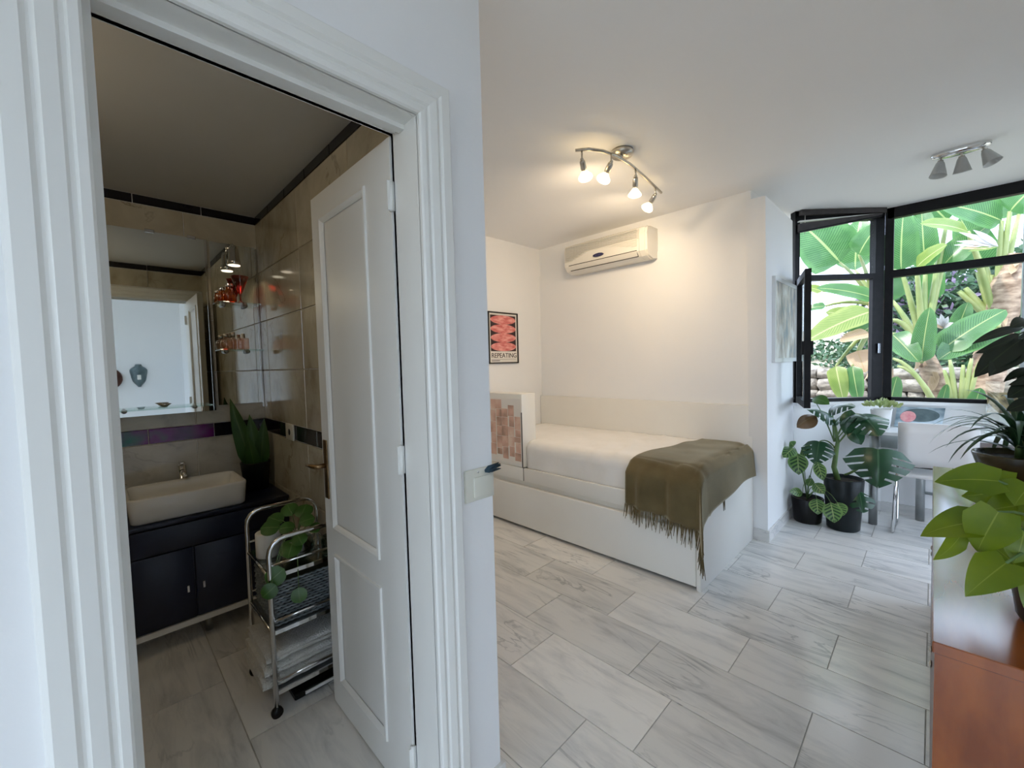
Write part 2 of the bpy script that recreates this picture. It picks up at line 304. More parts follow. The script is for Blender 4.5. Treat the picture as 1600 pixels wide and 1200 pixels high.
def thing(name, label, cat, loc, group=None):
    o = bpy.data.objects.new(name, None); COL.objects.link(o); o.location = loc; OFF[o.name] = Vector(loc); o.empty_display_size = .05
    o['label'] = label; o['category'] = cat
    if group: o['group'] = group
    return o
def tag(o, label, cat, group=None):
    o['label'] = label; o['category'] = cat
    if group: o['group'] = group
    return o
def struct(name, mb, m, parent=None):
    o = part(name, mb, m, parent)
    if parent is None: o['kind'] = 'structure'
    return o
def sempty(name, loc):
    o = bpy.data.objects.new(name, None); COL.objects.link(o); o.location = loc; OFF[o.name] = Vector(loc); o['kind'] = 'structure'; return o
SH = {'oval': lambda t: math.sin(math.pi*t**.85)**.75 if 0 < t < 1 else 0,
      'heart': lambda t: (min(1, .62+2.0*t)*(1-t**1.8)**.9) if t < 1 else 0,
      'strap': lambda t: min(1, .5+3*t)*(1-t**2.5) if t < 1 else 0,
      'banana': lambda t: min(1, (t*7)**.55)*(1-t**3.2)**.6 if 0 < t < 1 else 0,
      'round': lambda t: math.sqrt(max(0, 1-(2*t-1)**2))}
def leaf(base, tip, W, facing, bulge=.12, fold=.15, shape='oval', nt_=9, nu=2, slit=0, wave=0, seed=0):
    base, tip, facing = Vector(base), Vector(tip), Vector(facing)
    d = tip-base; Ln = d.length; dn = d.normalized(); side = dn.cross(facing).normalized(); nr = side.cross(dn)
    mb = MB(); mb.uv = []; rows = []
    for i in range(nt_+1):
        t = i/nt_; c = base+d*t+nr*(bulge*Ln*4*t*(1-t)); hw = max(SH[shape](t), .012)*W/2
        for j in range(-nu, nu+1):
            u = j/nu; au = abs(u)
            p = c+side*(u*hw)+nr*(fold*au*hw+wave*hw*math.sin(t*19+seed+u*2)*au)
            if slit: p += dn*(au**1.5*.12*Ln*(1-t*.6))-nr*(au*au*hw*.25)
            if shape == 'heart' and t < .12: p -= dn*(au**.8*(1-au*.3)*Ln*.16*(1-t/.12))
            mb.v.append(p); mb.uv.append((t, u))
    w_ = 2*nu+1
    for i in range(nt_):
        for j in range(2*nu):
            uo = max(abs(j-nu), abs(j+1-nu))/nu
            if slit and uo > slit and i % 4 == 3 and 1 < i < nt_-2: continue
            mb.f.append((i*w_+j, i*w_+j+1, (i+1)*w_+j+1, (i+1)*w_+j)); mb.sm.append(True)
    return mb
def curve(a, b, sag, n=6):
    a, b, sag = Vector(a), Vector(b), Vector(sag)
    return [a.lerp(b, i/n)+sag*(4*(i/n)*(1-i/n)) for i in range(n+1)]

# ================================================================== THE SETTING
XD, XDB, XL, YR, YB, XP, YW, XR, CZ, BCZ = -.955, -1.075, -2.99, .75, 3.43, -.83, 4.74, .62, 2.56, 2.30
JL, JR, JH = .013, .622, 2.0                     # door opening
A2, B2 = Vector((XP, 4.21, 0)), Vector((-.30, YW, 0))
E2 = (B2-A2).normalized(); N2 = Vector((E2.y, -E2.x, 0)); LD = (B2-A2).length      # slanted window: along, inward
def dbox(mb, s0, s1, d0, d1, z0, z1):
    q = [A2+E2*s+N2*d for s, d in ((s0, d0), (s1, d0), (s1, d1), (s0, d1))]
    return mb.prism([p+Vector((0, 0, z0)) for p in q], (0, 0, z1-z0))
# floor: slab with separate marble tiles
fl = struct('floor', MB().box(XL, 1.8, -2.6, 4.9, -.12, -.004), 'grout')
def tile(x0, x1, y0, y1, par, m='floor', z=0):
    g = .0011; part('tile', MB().add(
        [(x0+g, y0+g, z-.012), (x1-g, y0+g, z-.012), (x1-g, y1-g, z-.012), (x0+g, y1-g, z-.012),
         (x0+g+.001, y0+g+.001, z), (x1-g-.001, y0+g+.001, z), (x1-g-.001, y1-g-.001, z), (x0+g+.001, y1-g-.001, z)],
        [(4, 5, 6, 7), (0, 1, 5, 4), (1, 2, 6, 5), (2, 3, 7, 6), (3, 0, 4, 7)]), m, par)
k0 = -12
for k in range(k0, 14):
    y0 = .938+.3065*k; y1 = y0+.3065
    y0c, y1c = max(y0, -2.6), min(y1, 4.74)
    if y1c-y0c < .02: continue
    if k == -2: off = -1.74
    elif k == -3: off = -2.16
    else: off = -.30 if k % 2 == 0 else -.60
    if k == 1: off = -.71
    cuts = sorted({XL, 1.8, *[off+.602*i for i in range(-6, 7) if XL+.04 < off+.602*i < 1.76]})
    if y1c > .9: cuts = [c for c in cuts if c < XR]+[XR]
    for a, b in zip(cuts, cuts[1:]): tile(a, b, y0c, y1c, fl)
ce = struct('ceiling', MB().box(-3.2, 2.0, -2.8, 4.98, CZ, CZ+.25), 'ceil')
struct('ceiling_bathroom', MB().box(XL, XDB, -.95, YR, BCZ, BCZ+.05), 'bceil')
# walls
wl = struct('wall_left', MB().box(-3.2, XL, -2.8, YB+.25, -.1, CZ), 'wall')
wd = struct('wall_door', MB().box(XDB, XD, -2.6, JL-.025, -.1, CZ).box(XDB, XD, JR+.025, .85, -.1, CZ).box(XDB, XD, JL-.025, JR+.025, JH+.025, CZ), 'wall')
wb = struct('wall_bathroom_right', MB().box(XL, XDB, YR, .85, -.1, CZ), 'wall')
struct('wall_bathroom_left', MB().box(XL, XDB, -1.05, -.95, -.1, CZ), 'btile')
wk = struct('wall_back', MB().box(-3.2, -.95, YB, YB+.27, -.1, CZ).box(XL, -.95, YB-.008, YB, 0, 2.268), 'wall')
struct('wall_side', MB().prism([(-.95, YB-.008, -.1), (XP, YB-.008, -.1), (XP, 4.21, -.1), (-.94, 4.32, -.1), (-1.12, 4.2, -.1), (-1.12, YB+.2, -.1), (-.95, YB+.2, -.1)], (0, -.1, CZ)), 'wall')
mb = MB(); dbox(mb, 0, LD, 0, -.16, -.1, .955); struct('wall_window_slanted', mb, 'wall')
struct('wall_window', MB().box(-.30, .8, YW, YW+.16, -.1, .955), 'wall')
WY0, WY1 = 3.25, 4.66
struct('wall_right', MB().box(XR, .8, .9, WY0, -.1, CZ).box(XR, .8, WY1, YW+.16, -.1, CZ).box(XR, .8, WY0, WY1, -.1, .03), 'wall')
w4 = sempty('window_unseen_right', (XR+.06, 3.95, .03)); mb = MB()  # unseen glazing added to bring more daylight into the window corner
for y in (WY0, (WY0+WY1)/2-.03, WY1-.05): mb.box(XR+.03, XR+.09, y, y+.05, .03, CZ)
mb.box(XR+.03, XR+.09, WY0, WY1, .03, .08).box(XR+.03, XR+.09, WY0, WY1, 2.49, CZ); part('window_frame', mb, 'blackalu', w4)
part('pane', MB().box(XR+.058, XR+.062, WY0+.05, 3.925, .08, 2.49), 'pane', w4); part('pane', MB().box(XR+.058, XR+.062, 3.975, WY1-.05, .08, 2.49), 'pane', w4)
struct('wall_return', MB().box(.8, 1.8, .9, 1.05, -.1, CZ), 'wall')
RW0, RW1 = -2.45, -.95
struct('wall_opposite', MB().box(1.8, 2.0, -2.8, RW0, -.1, CZ).box(1.8, 2.0, RW1, 1.05, -.1, CZ).box(1.8, 2.0, RW0, RW1, 2.42, CZ).box(1.8, 2.0, RW0, RW1, -.1, .08), 'wall')
QX0, QX1 = -.75, 1.55
struct('wall_rear', MB().box(-3.2, QX0, -2.8, -2.6, -.1, CZ).box(QX1, 2.0, -2.8, -2.6, -.1, CZ).box(QX0, QX1, -2.8, -2.6, 2.3, CZ).box(QX0, QX1, -2.8, -2.6, -.1, .08), 'wall')
struct('unseen_sun_shade', MB().box(-3.2, 2.0, -4.4, -2.8, CZ, CZ+.12), 'ceil')  # unseen slab added to keep direct sun out of the rear window
w5 = sempty('window_unseen_rear', ((QX0+QX1)/2, -2.7, .08)); mb = MB()  # unseen rear window added to brighten the wall reflected in the mirror
for x in (QX0, (QX0+QX1)/2-.03, QX1-.06): mb.box(x, x+.06, -2.74, -2.68, .08, 2.3)
mb.box(QX0, QX1, -2.74, -2.68, .08, .14).box(QX0, QX1, -2.74, -2.68, 2.24, 2.3); part('window_frame', mb, 'blackalu', w5)
xm = (QX0+QX1)/2; part('pane', MB().box(QX0+.06, xm-.03, -2.712, -2.708, .14, 2.24), 'pane', w5); part('pane', MB().box(xm+.03, QX1-.06, -2.712, -2.708, .14, 2.24), 'pane', w5)
# unseen glazed terrace door, added for the daylight that falls on the door wall
w3 = sempty('window_unseen_opposite', (1.8, -1.28, .08)); mb = MB()
for y in (RW0, (RW0+RW1)/2-.03, RW1-.06): mb.box(1.84, 1.9, y, y+.06, .08, 2.42)
mb.box(1.84, 1.9, RW0, RW1, .08, .14).box(1.84, 1.9, RW0, RW1, 2.36, 2.42); part('window_frame', mb, 'blackalu', w3)
ym = (RW0+RW1)/2; part('pane', MB().box(1.868, 1.872, RW0+.06, ym-.03, .14, 2.36), 'pane', w3); part('pane', MB().box(1.868, 1.872, ym+.03, RW1-.06, .14, 2.36), 'pane', w3)
# baseboards
bb = MB().box(XD, XD+.012, -2.6, -.09, 0, .08).box(XD, XD+.012, .728, .85, 0, .08).box(XDB, XD+.012, .85, .862, 0, .08); struct('baseboard_door', bb, 'base')
struct('baseboard_side', MB().box(-.922, XP+.012, YB-.02, YB-.008, 0, .085).box(XP, XP+.012, YB-.008, 4.215, 0, .085), 'base')
mb = MB(); dbox(mb, 0, LD-.01, 0, .012, 0, .085); struct('baseboard_slanted', mb, 'base')
struct('baseboard_window', MB().box(-.30, XR, YW-.012, YW, 0, .085), 'base')
# window sill boards
mb = MB(); dbox(mb, .0, LD-.005, 0, .03, .93, .955); struct('trim_sill_slanted', mb, 'tabletop')
struct('trim_sill', MB().box(-.31, XR, YW-.03, YW, .93, .955), 'tabletop')
# door lining and moulded casing
mb = MB().box(XDB-.015, XD+.002, JL-.025, JL, 0, JH+.025).box(XDB-.015, XD+.002, JR, JR+.025, 0, JH+.025).box(XDB-.015, XD+.002, JL, JR, JH, JH+.025)
mb.box(XDB+.035, XDB+.06, JL, JL+.012, 0, JH).box(XDB+.035, XDB+.06, JL, JR, JH-.012, JH)
struct('trim_door_lining', mb, 'lacquer')
prof = [(0, 0), (0, .012), (.004, .017), (.016, .019), (.020, .014), (.026, .014), (.030, .020), (.050, .023), (.056, .018), (.060, .018), (.066, .024), (.090, .024), (.097, .016), (.1, .010), (.1, 0)]
def casing(name, x, sx):
    mb = MB(); rows = []
    for (y, z, oy, oz) in ((JL, 0, -1, 0), (JL, JH, -1, 1), (JR, JH, 1, 1), (JR, 0, 1, 0)):
        rows.append([Vector((x+sx*h, y+oy*q, z+oz*q)) for q, h in prof])
    return struct(name, mb.grid(rows, False), 'lacquer')
casing('trim_door_casing', XD, 1); casing('trim_door_casing_inside', XDB, -1)

# bathroom wall tiles
def vtile(ax, val, u0, u1, z0, z1, par, m, sgn):
    g = .0012; e = .0025; t = .006
    a = [(u0+g, z0+g, 0), (u1-g, z0+g, 0), (u1-g, z1-g, 0), (u0+g, z1-g, 0), (u0+g+e, z0+g+e, t), (u1-g-e, z0+g+e, t), (u1-g-e, z1-g-e, t), (u0+g+e, z1-g-e, t)]
    v = [(val+sgn*h, u, z) if ax == 0 else (u, val+sgn*h, z) for u, z, h in a]
    part('tile', MB().add(v, [(4, 5, 6, 7), (0, 1, 5, 4), (1, 2, 6, 5), (2, 3, 7, 6), (3, 0, 4, 7)]), m, par)
ZR = [(0, .36), (.36, .66), (.66, .965), (.965, 1.047), (1.047, 1.35), (1.35, 1.65), (1.65, 1.95), (1.95, 2.25), (2.25, 2.30)]
for zi, (z0, z1) in enumerate(ZR):
    band = zi in (3, 8)
    ys = [-.95, -.72, -.42, -.12, .18, .475, YR] if band else [-.95, -.81, -.21, .39, YR]
    for q, (a, b) in enumerate(zip(ys, ys[1:])):
        m = ('decor' if zi == 3 and a in (-.12, .18) else 'black_tile') if band else ('gtile' if zi < 3 or zi == 4 else 'btile')
        vtile(0, XL, a, b, z0, z1, wl, m, 1)
    xs = [XL+.006, -2.71, -2.41, -2.11, -1.81, -1.51, -1.21, XDB] if band else [XL+.006, -2.84, -2.24, -1.64, XDB]
    for a, b in zip(xs, xs[1:]): vtile(1, YR, a, b, z0, z1, wb, 'black_tile' if band else 'btile', -1)
    for a, b in ((-.95, -.5), (-.5, -.09)):
        vtile(0, XDB, a, b, z0, z1, wd, 'black_tile' if band else 'btile', -1)
for z0, z1, m in ((2.105, 2.25, 'btile'), (2.25, 2.30, 'black_tile')):
    for a, b in ((-.09, .36), (.36, YR)): vtile(0, XDB, a, b, z0, z1, wd, m, -1)

# door leaf, open into the bathroom
d1 = sempty('door_1', (-1.08, .635, .006)); y0, y1 = .615, .652; xf, xh = -1.69, -1.085
st = [(xf, -1.60), (-1.25, xh)]
mb = MB().box(xf, xh, y0+.008, y1-.008, .008, 1.995)
part('core_panel', mb, 'lacquer', d1)
fr = MB()
for ya, yb in ((y0, y0+.009), (y1-.009, y1)):
    fr.box(xf, -1.61, ya, yb, .008, 1.995).box(-1.245, xh, ya, yb, .008, 1.995)
    for z0, z1 in ((.008, .125), (.635, .735), (1.905, 1.995)): fr.box(-1.61, -1.245, ya, yb, z0, z1)
part('door_frame', fr, 'lacquer', d1)
for z0, z1 in ((.125, .635), (.735, 1.905)):
    for yy, sg in ((y0, -1), (y1, 1)):
        mo = MB(); rows = []
        for x, z, ox, oz in ((-1.61, z0, 1, 1), (-1.245, z0, -1, 1), (-1.245, z1, -1, -1), (-1.61, z1, 1, -1), (-1.61, z0, 1, 1)):
            rows.append([Vector((x+ox*q, yy+sg*h, z+oz*q)) for q, h in ((-.004, 0), (-.002, .006), (.006, .007), (.014, .001), (.02, -.006))])
        part('moulding', mo.grid(rows, False), 'lacquer', d1)
hp = part('handle_plate', MB().rbox(-1.672, -1.636, y0-.006, y0, .845, 1.075, .0028, 2), 'brass', d1, label='aged brass handle plate')
part('lever', MB().tube([(-1.655, y0, .975), (-1.655, y0-.03, .975), (-1.66, y0-.042, .975), (-1.70, y0-.045, .973), (-1.75, y0-.042, .968)], [.010, .009, .009, .008, .006]), 'brass', hp)
for z in (1.83, 1.08, .17):
    h = part('hinge', MB().tube([(-1.082, .613, z-.042), (-1.082, .613, z+.042)], .007).box(-1.083, -1.078, .60, .622, z-.04, z+.04), 'lacquer', d1)

# ------------------------------------------------------------------ windows
w1 = sempty('window_1', (.1, YW+.03, .955)); y0, y1 = YW+.005, YW+.065
part('window_frame', MB().box(-.285, XR, y0, y1, 2.475, CZ).box(-.285, XR, y0, y1, .955, .985).box(-.30, -.245, y0, y1, .955, CZ).box(XR-.03, XR, y0, y1, .955, CZ), 'blackalu', w1)
part('transom', MB().box(-.245, .455, y0-.005, y1, 1.985, 2.045), 'blackalu', w1)
part('mullion', MB().box(.445, .465, y0, y1, .985, 2.475), 'steel', w1)
for x0, x1, z0, z1 in ((-.245, .445, .985, 1.985), (-.245, .445, 2.045, 2.475), (.465, XR-.03, .985, 2.475)):
    part('pane', MB().box(x0, x1, y0+.028, y0+.034, z0, z1), 'pane', w1)
w2 = sempty('window_2', A2+E2*LD/2+Vector((0, 0, .955)))
mb = MB(); dbox(mb, 0, .04, -.06, 0, .955, CZ); dbox(mb, LD-.075, LD, -.06, 0, .955, CZ); dbox(mb, 0, LD, -.06, 0, 2.48, CZ); dbox(mb, 0, LD, -.06, 0, .955, .985)
part('window_frame', mb, 'blackalu', w2)
mb = MB(); dbox(mb, .04, LD-.075, -.06, .004, 1.985, 2.03); part('transom', mb, 'blackalu', w2)
mb = MB(); dbox(mb, LD-.10, LD-.075, -.03, .006, .985, 1.985); part('latch_post', mb, 'blackalu', w2)
mb = MB(); dbox(mb, LD-.062, LD-.040, 0, .022, 1.36, 1.44); part('latch', mb, 'chrome', w2)
mb = MB(); dbox(mb, .04, LD-.075, -.035, -.029, 2.03, 2.48); part('pane', mb, 'pane', w2)
# the lower casement, swung into the room
H0 = A2+E2*.03+N2*.01; H1 = Vector((-.648, 3.70, 0)); ec = (H1-H0).normalized(); nc = Vector((ec.y, -ec.x, 0)); Lc = (H1-H0).length
def cbox(mb, s0, s1, z0, z1, d=.02):
    return mb.prism([H0+ec*s+nc*q+Vector((0, 0, z0)) for s, q in ((s0, -d), (s1, -d), (s1, d), (s0, d))], (0, 0, z1-z0))
cs = part('casement', cbox(cbox(cbox(cbox(MB(), 0, .05, .965, 1.985), Lc-.05, Lc, .965, 1.985), .05, Lc-.05, .965, 1.015), .05, Lc-.05, 1.935, 1.985), 'blackalu', w2)
part('pane', cbox(MB(), .05, Lc-.05, 1.015, 1.935, .003), 'pane', cs)
part('casement_handle', cbox(MB(), Lc-.035, Lc-.012, 1.36, 1.46, .036), 'blackalu', cs)
# raised blind, hanging askew under the slanted window's head
bl = thing('window_blind', 'dark raised blind hanging askew at the top of the slanted corner window', 'blind', A2+E2*.3+N2*.05+Vector((0, 0, 2.40)))
mb = MB(); dbox(mb, .02, LD-.03, .012, .05, 2.515, 2.555); part('head_rail', mb, 'blind', bl)
def sl(s0, s1, za0, za1, zb0, zb1, d0, d1):
    q = [A2+E2*s+N2*d+Vector((0, 0, z)) for s, d, z in ((s0, d0, za0), (s1, d0, zb0), (s1, d0, zb1), (s0, d0, za1))]
    return MB().prism(q, N2*(d1-d0))
part('slat_stack', sl(.01, LD-.06, 2.385, 2.445, 2.50, 2.515, .012, .045), 'blind', bl)
part('bottom_rail', sl(.01, LD-.06, 2.372, 2.385, 2.488, 2.50, .014, .043), 'blackalu', bl)
part('slat', sl(.01, LD-.1, 2.462, 2.470, 2.506, 2.512, .012, .04), 'tabletop', bl)
part('cord', MB().tube([A2+E2*.06+N2*.03+Vector((0, 0, z)) for z in (2.52, 2.36)], .002, 6), 'paper', bl)

# ================================================================== BEDROOM
# ---- bed with pull-out drawer
BX0, BX1, BY0, BY1 = XL+.004, -.923, 2.412, YB-.012
bed = thing('daybed', 'white daybed with tall back panel and pull-out drawer along the wall', 'bed', (-1.95, 2.9, 0))
part('back_panel', MB().rbox(BX0, BX1-.002, BY1-.03, BY1, .0, 1.0, .003, 2), 'bedw', bed)
part('foot_panel', MB().rbox(BX1-.026, BX1, BY0-.005, BY1-.03, 0, .50, .003, 2), 'bedw', bed)
part('side_rail', MB().rbox(-2.352, BX1-.027, BY0+.028, BY0+.050, .385, .492, .003, 2), 'bedw', bed)
part('side_rail', MB().rbox(BX0, -2.360, BY0+.028, BY0+.050, .385, .492, .003, 2), 'bedw', bed)
part('rail_joint', MB().box(-2.361, -2.351, BY0+.031, BY0+.046, .385, .492), 'dark', bed)
part('slat_base', MB().box(BX0, BX1-.03, BY0+.052, BY1-.03, .375, .39), 'bedw', bed)
dr = part('drawer', MB().rbox(BX0, BX1-.029, BY0-.004, BY0+.018, .022, .352, .004, 2), 'bedw', bed)
part('finger_groove', MB().box(BX0, BX1-.03, BY0+.054, BY0+.06, .345, .374), 'bedw', dr); part('drawer_ledge', MB().box(BX0, BX1-.03, BY0+.018, BY0+.054, .330, .346), 'bedw', dr)
for x in (-2.8, -2.0, -1.2): part('castor', MB().tube([(x, BY0+.06, .02), (x, BY0+.10, .02)], .02, 10), 'dark', dr)
def mat_pt(x, y, z): return Vector((x, y, z))
MX0, MX1, MY0, MY1, MZ = BX0+.004, -.965, BY0+.068, BY1-.034, .705
mt = MB(); rows = []
nx, ny = 70, 44
for i in range(nx+1):
    x = MX0+(MX1-MX0)*i/nx; row = []; MYF = MY0 if x > -2.352 else 2.612   # notched round the head-end cabinet
    for j in range(ny+1):
        t = j/ny
        s_ = t*1.32                              # arc: 0..0.24 front side, then top
        if s_ < .20: y, z = MYF, .44+s_
        elif s_ < .28:
            a = (s_-.20)/.08*math.pi/2; y = MYF+.055*(1-math.cos(a)); z = .64+.065*math.sin(a)
        else: y = MYF+.055+(s_-.28)/1.04*(MY1-MYF-.055); z = MZ
        nn = noise.noise(Vector((x*5, y*4, z*3)))*.006+noise.noise(Vector((x*14+y*9, y*5, z*2)))*.004
        wr = max(0, min(1, (x+2.1)/.4, (-1.36-x)/.06)); z += .010*wr*max(0, math.sin(x*38+y*16+2*math.sin(y*6)))**5*(1 if s_ > .24 else .2)
        if s_ < .28: y += nn*1.6-.004-.010*wr*max(0, math.sin(x*38+z*9))**4*min(1, (.28-s_)/.1)+.006*math.sin(x*23+3*math.sin(x*5))*(1-s_/.28)
        else: z += nn
        e = min(x-MX0, MX1-x)
        if e < .05: z -= (.05-e)**2*10*(1 if z > .6 else 0)
        row.append(Vector((x, y, z)))
    rows.append(row)
mt.grid(rows)
mt.box(-2.345, MX1-.003, MY0+.02, MY1-.002, .392, .66).box(MX0+.003, -2.345, 2.63, MY1-.002, .392, .66)
mo = part('mattress', mt, 'sheet'); tag(mo, 'white sheeted mattress lying in the daybed', 'mattress')
# ---- throw
TH = MB(); na, nb = 46, 56; rows = []; hem = []
def throw_pt(a, b):
    """cloth coordinates in metres: a over the foot end, b over the front side; <=0 lies on the mattress"""
    da, db = max(a, 0), max(b, 0)
    x = MX1+min(a, 0); y = MY0+min(0, 0)+max(-b, 0); z = MZ+.012
    mn = min(da, db)
    drop = max(da, db)+mn*.28
    x += .04*min(1, da/.05) if da else 0; y -= .084*min(1, db/.08) if db else 0
    x += da*.10+mn*.10; y -= db*.02+mn*.22
    z -= drop*.97
    if da: x += .010*math.sin(y*9+1)*min(1, da/.2)
    if db: y -= (.018+.016*math.sin(x*29+.6)+.008*math.sin(x*63))*min(1, db/.16)
    if not da and not db: z += .006*noise.noise(Vector((x*6, y*5, 1)))+.010*max(0, math.sin((x*1.1+y*.8)*7.5))**4
    if a > -.06 and a <= 0: z -= (a+.06)**2*5
    if b > -.06 and b <= 0: z -= (b+.06)**2*5
    return Vector((x, y, z))
for i in range(na+1):
    s_ = i/na; row = []
    for j in range(nb+1):
        t = j/nb
        # left edge at a=-.44 front, -.30 at the back ; right hem a=+.33 front .. .25 back
        b0 = -(.90); b1 = .30+.10*s_**1.5
        b = b1+(b0-b1)*t
        back = max(0, -b)/.90
        a0 = -.425+.10*back-.02*math.sin(back*6); a1 = .29-.05*back-.03*math.sin(back*3.14)
        a = a0+(a1-a0)*s_
        row.append(throw_pt(a, b))
    rows.append(row); hem.append(row[0])
TH.grid(rows)
to = part('throw_blanket', TH, 'throw', None, solid=.006); tag(to, 'olive brown fringed throw draped over the foot of the daybed', 'throw')
fr = MB()
for i in range(0, na*2+1):
    q = i/2; p = hem[int(q)].lerp(hem[min(int(q)+1, na)], q-int(q)); ln = .07+.05*random.random()
    sw = Vector((random.uniform(-.02, .02), random.uniform(-.014, .004), 0))
    fr.tube([p+Vector((0, 0, .006)), p+sw*.5-Vector((0, 0, ln*.5)), p+sw-Vector((0, 0, ln))], [.0034, .0026, .0016], 5)
p = throw_pt(.245, -.22)
for q in range(3): fr.tube([p+Vector((0, q*.012, .005)), p+Vector((.004, q*.014-.006, -.07))], [.003, .0015], 5)
part('fringe', fr, 'throw', to, kind='stuff')
# ---- head-end cabinet with a photo print on its front
hc = thing('headboard_cabinet', 'white head-end cabinet beside the partition with a stacked-box photo print', 'cabinet', (-2.66, 2.5, .492))
part('body', MB().rbox(BX0, -2.358, BY0+.030, BY0+.195, .494, 1.10, .004, 2), 'bedw', hc)
pr = part('photo_print', MB().box(BX0+.01, -2.366, BY0+0.0270, BY0+0.0300, .52, 1.06), 'pwhite', hc, label='photo print of stacked pinkish boxes')
rr = random.Random(3)
for c in range(8):
    x1_ = -2.372-.074*c; z0 = .53+.05*rr.random(); top = .86+.035*c+.05*rr.random()
    while z0 < top:
        h_ = rr.uniform(.045, .11); w0 = rr.uniform(.058, .078)
        part('box_picture', MB().box(x1_-w0, x1_-.003, BY0+0.0255, BY0+0.0272, z0, z0+h_-.003), 'print', pr); z0 += h_
part('print_edge', MB().box(-2.364, -2.357, BY0+0.0250, BY0+0.0300, .494, .95), 'dark', hc)
# ---- framed poster
po = thing('framed_poster', 'black framed poster of stacked coral ovals lettered REPEATING', 'poster', (XL, 2.86, 1.35))
py0, py1, pz0, pz1 = 2.655, 3.055, 1.355, 1.855; X = XL
part('frame', MB().box(X, X+.018, py0, py0+.012, pz0, pz1).box(X, X+.018, py1-.012, py1, pz0, pz1).box(X, X+.018, py0, py1, pz0, pz0+.012).box(X, X+.018, py0, py1, pz1-.012, pz1), 'pframe', po)
sh = part('sheet', MB().box(X, X+.008, py0+.012, py1-.012, pz0+.012, pz1-.012), 'pwhite', po)
part('picture_ground', MB().box(X+.008, X+.0095, py0+.03, py1-.03, 1.475, 1.825), 'pblack', sh)
for q in range(4):
    zc = 1.52+.087*q; n = 28
    part('oval', MB().prism([(X+.0095, 2.855+.17*math.cos(j*math.tau/n), zc+.044*math.sin(j*math.tau/n)) for j in range(n)], (.0015, 0, 0)), 'ppink', sh)
def text(s, size, org, xdir, updir, m, parent, name='lettering', depth=.001, align='LEFT'):
    c = bpy.data.curves.new('t', 'FONT'); c.body = s; c.size = size; c.extrude = depth; c.align_x = align
    o = bpy.data.objects.new('t', c); COL.objects.link(o); dg = bpy.context.evaluated_depsgraph_get()
    me = bpy.data.meshes.new_from_object(o.evaluated_get(dg)); bpy.data.objects.remove(o); bpy.data.curves.remove(c)
    xd, ud = Vector(xdir), Vector(updir); nd = xd.cross(ud); off = OFF.get(parent.name, Vector())
    me.transform(Matrix.Translation(Vector(org)-off) @ Matrix(((xd.x, ud.x, nd.x, 0), (xd.y, ud.y, nd.y, 0), (xd.z, ud.z, nd.z, 0), (0, 0, 0, 1))))
    me.materials.clear(); me.materials.append(M[m]); me.name = name
    return link(name, me, parent)
tx = text('REPEATING', .066, (X+.009, 2.688, 1.412), (0, 1, 0), (0, 0, 1), 'pblack', sh)
bb_ = [v.co.y for v in tx.data.vertices]; sc = .335/(max(bb_)-min(bb_)); y_ = min(bb_)
for v in tx.data.vertices: v.co.y = y_+(v.co.y-y_)*sc
part('small_print', MB().box(X+.008, X+.0092, 2.69, 3.02, 1.396, 1.3985).box(X+.008, X+.0092, 2.69, 2.80, 1.38, 1.386), 'pblack', sh)
# ---- air conditioner
ac = thing('air_conditioner', 'off-white wall air conditioner with ribbed grille above the daybed', 'air conditioner', (-2.08, YB-.1, 2.2))
ax0, ax1 = -2.50, -1.66; yw = YB-.002
pf = [(yw, 2.205), (yw-.10, 2.195), (yw-.16, 2.215), (yw-.195, 2.255), (yw-.20, 2.40), (yw-.185, 2.445), (yw-.15, 2.462), (yw, 2.462)]
part('body', MB().prism([(ax0, y, z) for y, z in pf], (ax1-.07-ax0, 0, 0)), 'acp', ac)
part('side_cap', MB().prism([(ax1-.068, y+(.004 if y < yw-.01 else 0), z) for y, z in pf], (.05, 0, 0)).prism([(ax1-.018, y+(.012 if y < yw-.01 else 0), 2.33+(z-2.33)*.96) for y, z in pf], (.018, 0, 0)), 'acp', ac)
for q in range(12):
    z = 2.300+.0115*q; xa = ax0+.012; xb = ax1-.085
    cut = .52*(1-min(1, q/5))
    part('grille_rib', MB().box(xa, xa+.02+(xb-xa)*(.34-.05*(5-q) if q < 5 else 1), yw-.206, yw-.198, z, z+.005), 'acp', ac)
    if q < 5: part('grille_rib', MB().box(xb-.05-(xb-xa)*.07*q, xb, yw-.206, yw-.198, z, z+.005), 'acp', ac)
    part('grille_slot', MB().box(xa, xb if q >= 5 else xa+(xb-xa)*(.34-.05*(5-q)), yw-.2005, yw-.199, z+.006, z+.010), 'nickel', ac)
part('louvre', MB().prism([(ax0+.06, yw-.194, 2.262), (ax0+.06, yw-.165, 2.222), (ax0+.06, yw-.160, 2.228), (ax0+.06, yw-.188, 2.268)], (ax1-.16-ax0, 0, 0)), 'acp', ac)
part('louvre_gap', MB().tube([(ax0+.05, yw-.196, 2.262), (ax1-.09, yw-.196, 2.262)], .003, 6).tube([(ax0+.05, yw-.166, 2.218), (ax1-.09, yw-.166, 2.218)], .003, 6).tube([(ax1-.09, yw-.196, 2.262), (ax1-.09, yw-.166, 2.218)], .0025, 6), 'dark', ac)
part('badge', MB().prism([(-2.12+.055*math.cos(j*math.tau/24), yw-.198, 2.300+.016*math.sin(j*math.tau/24)) for j in range(24)], (0, -.009, 0)), 'badge', ac)
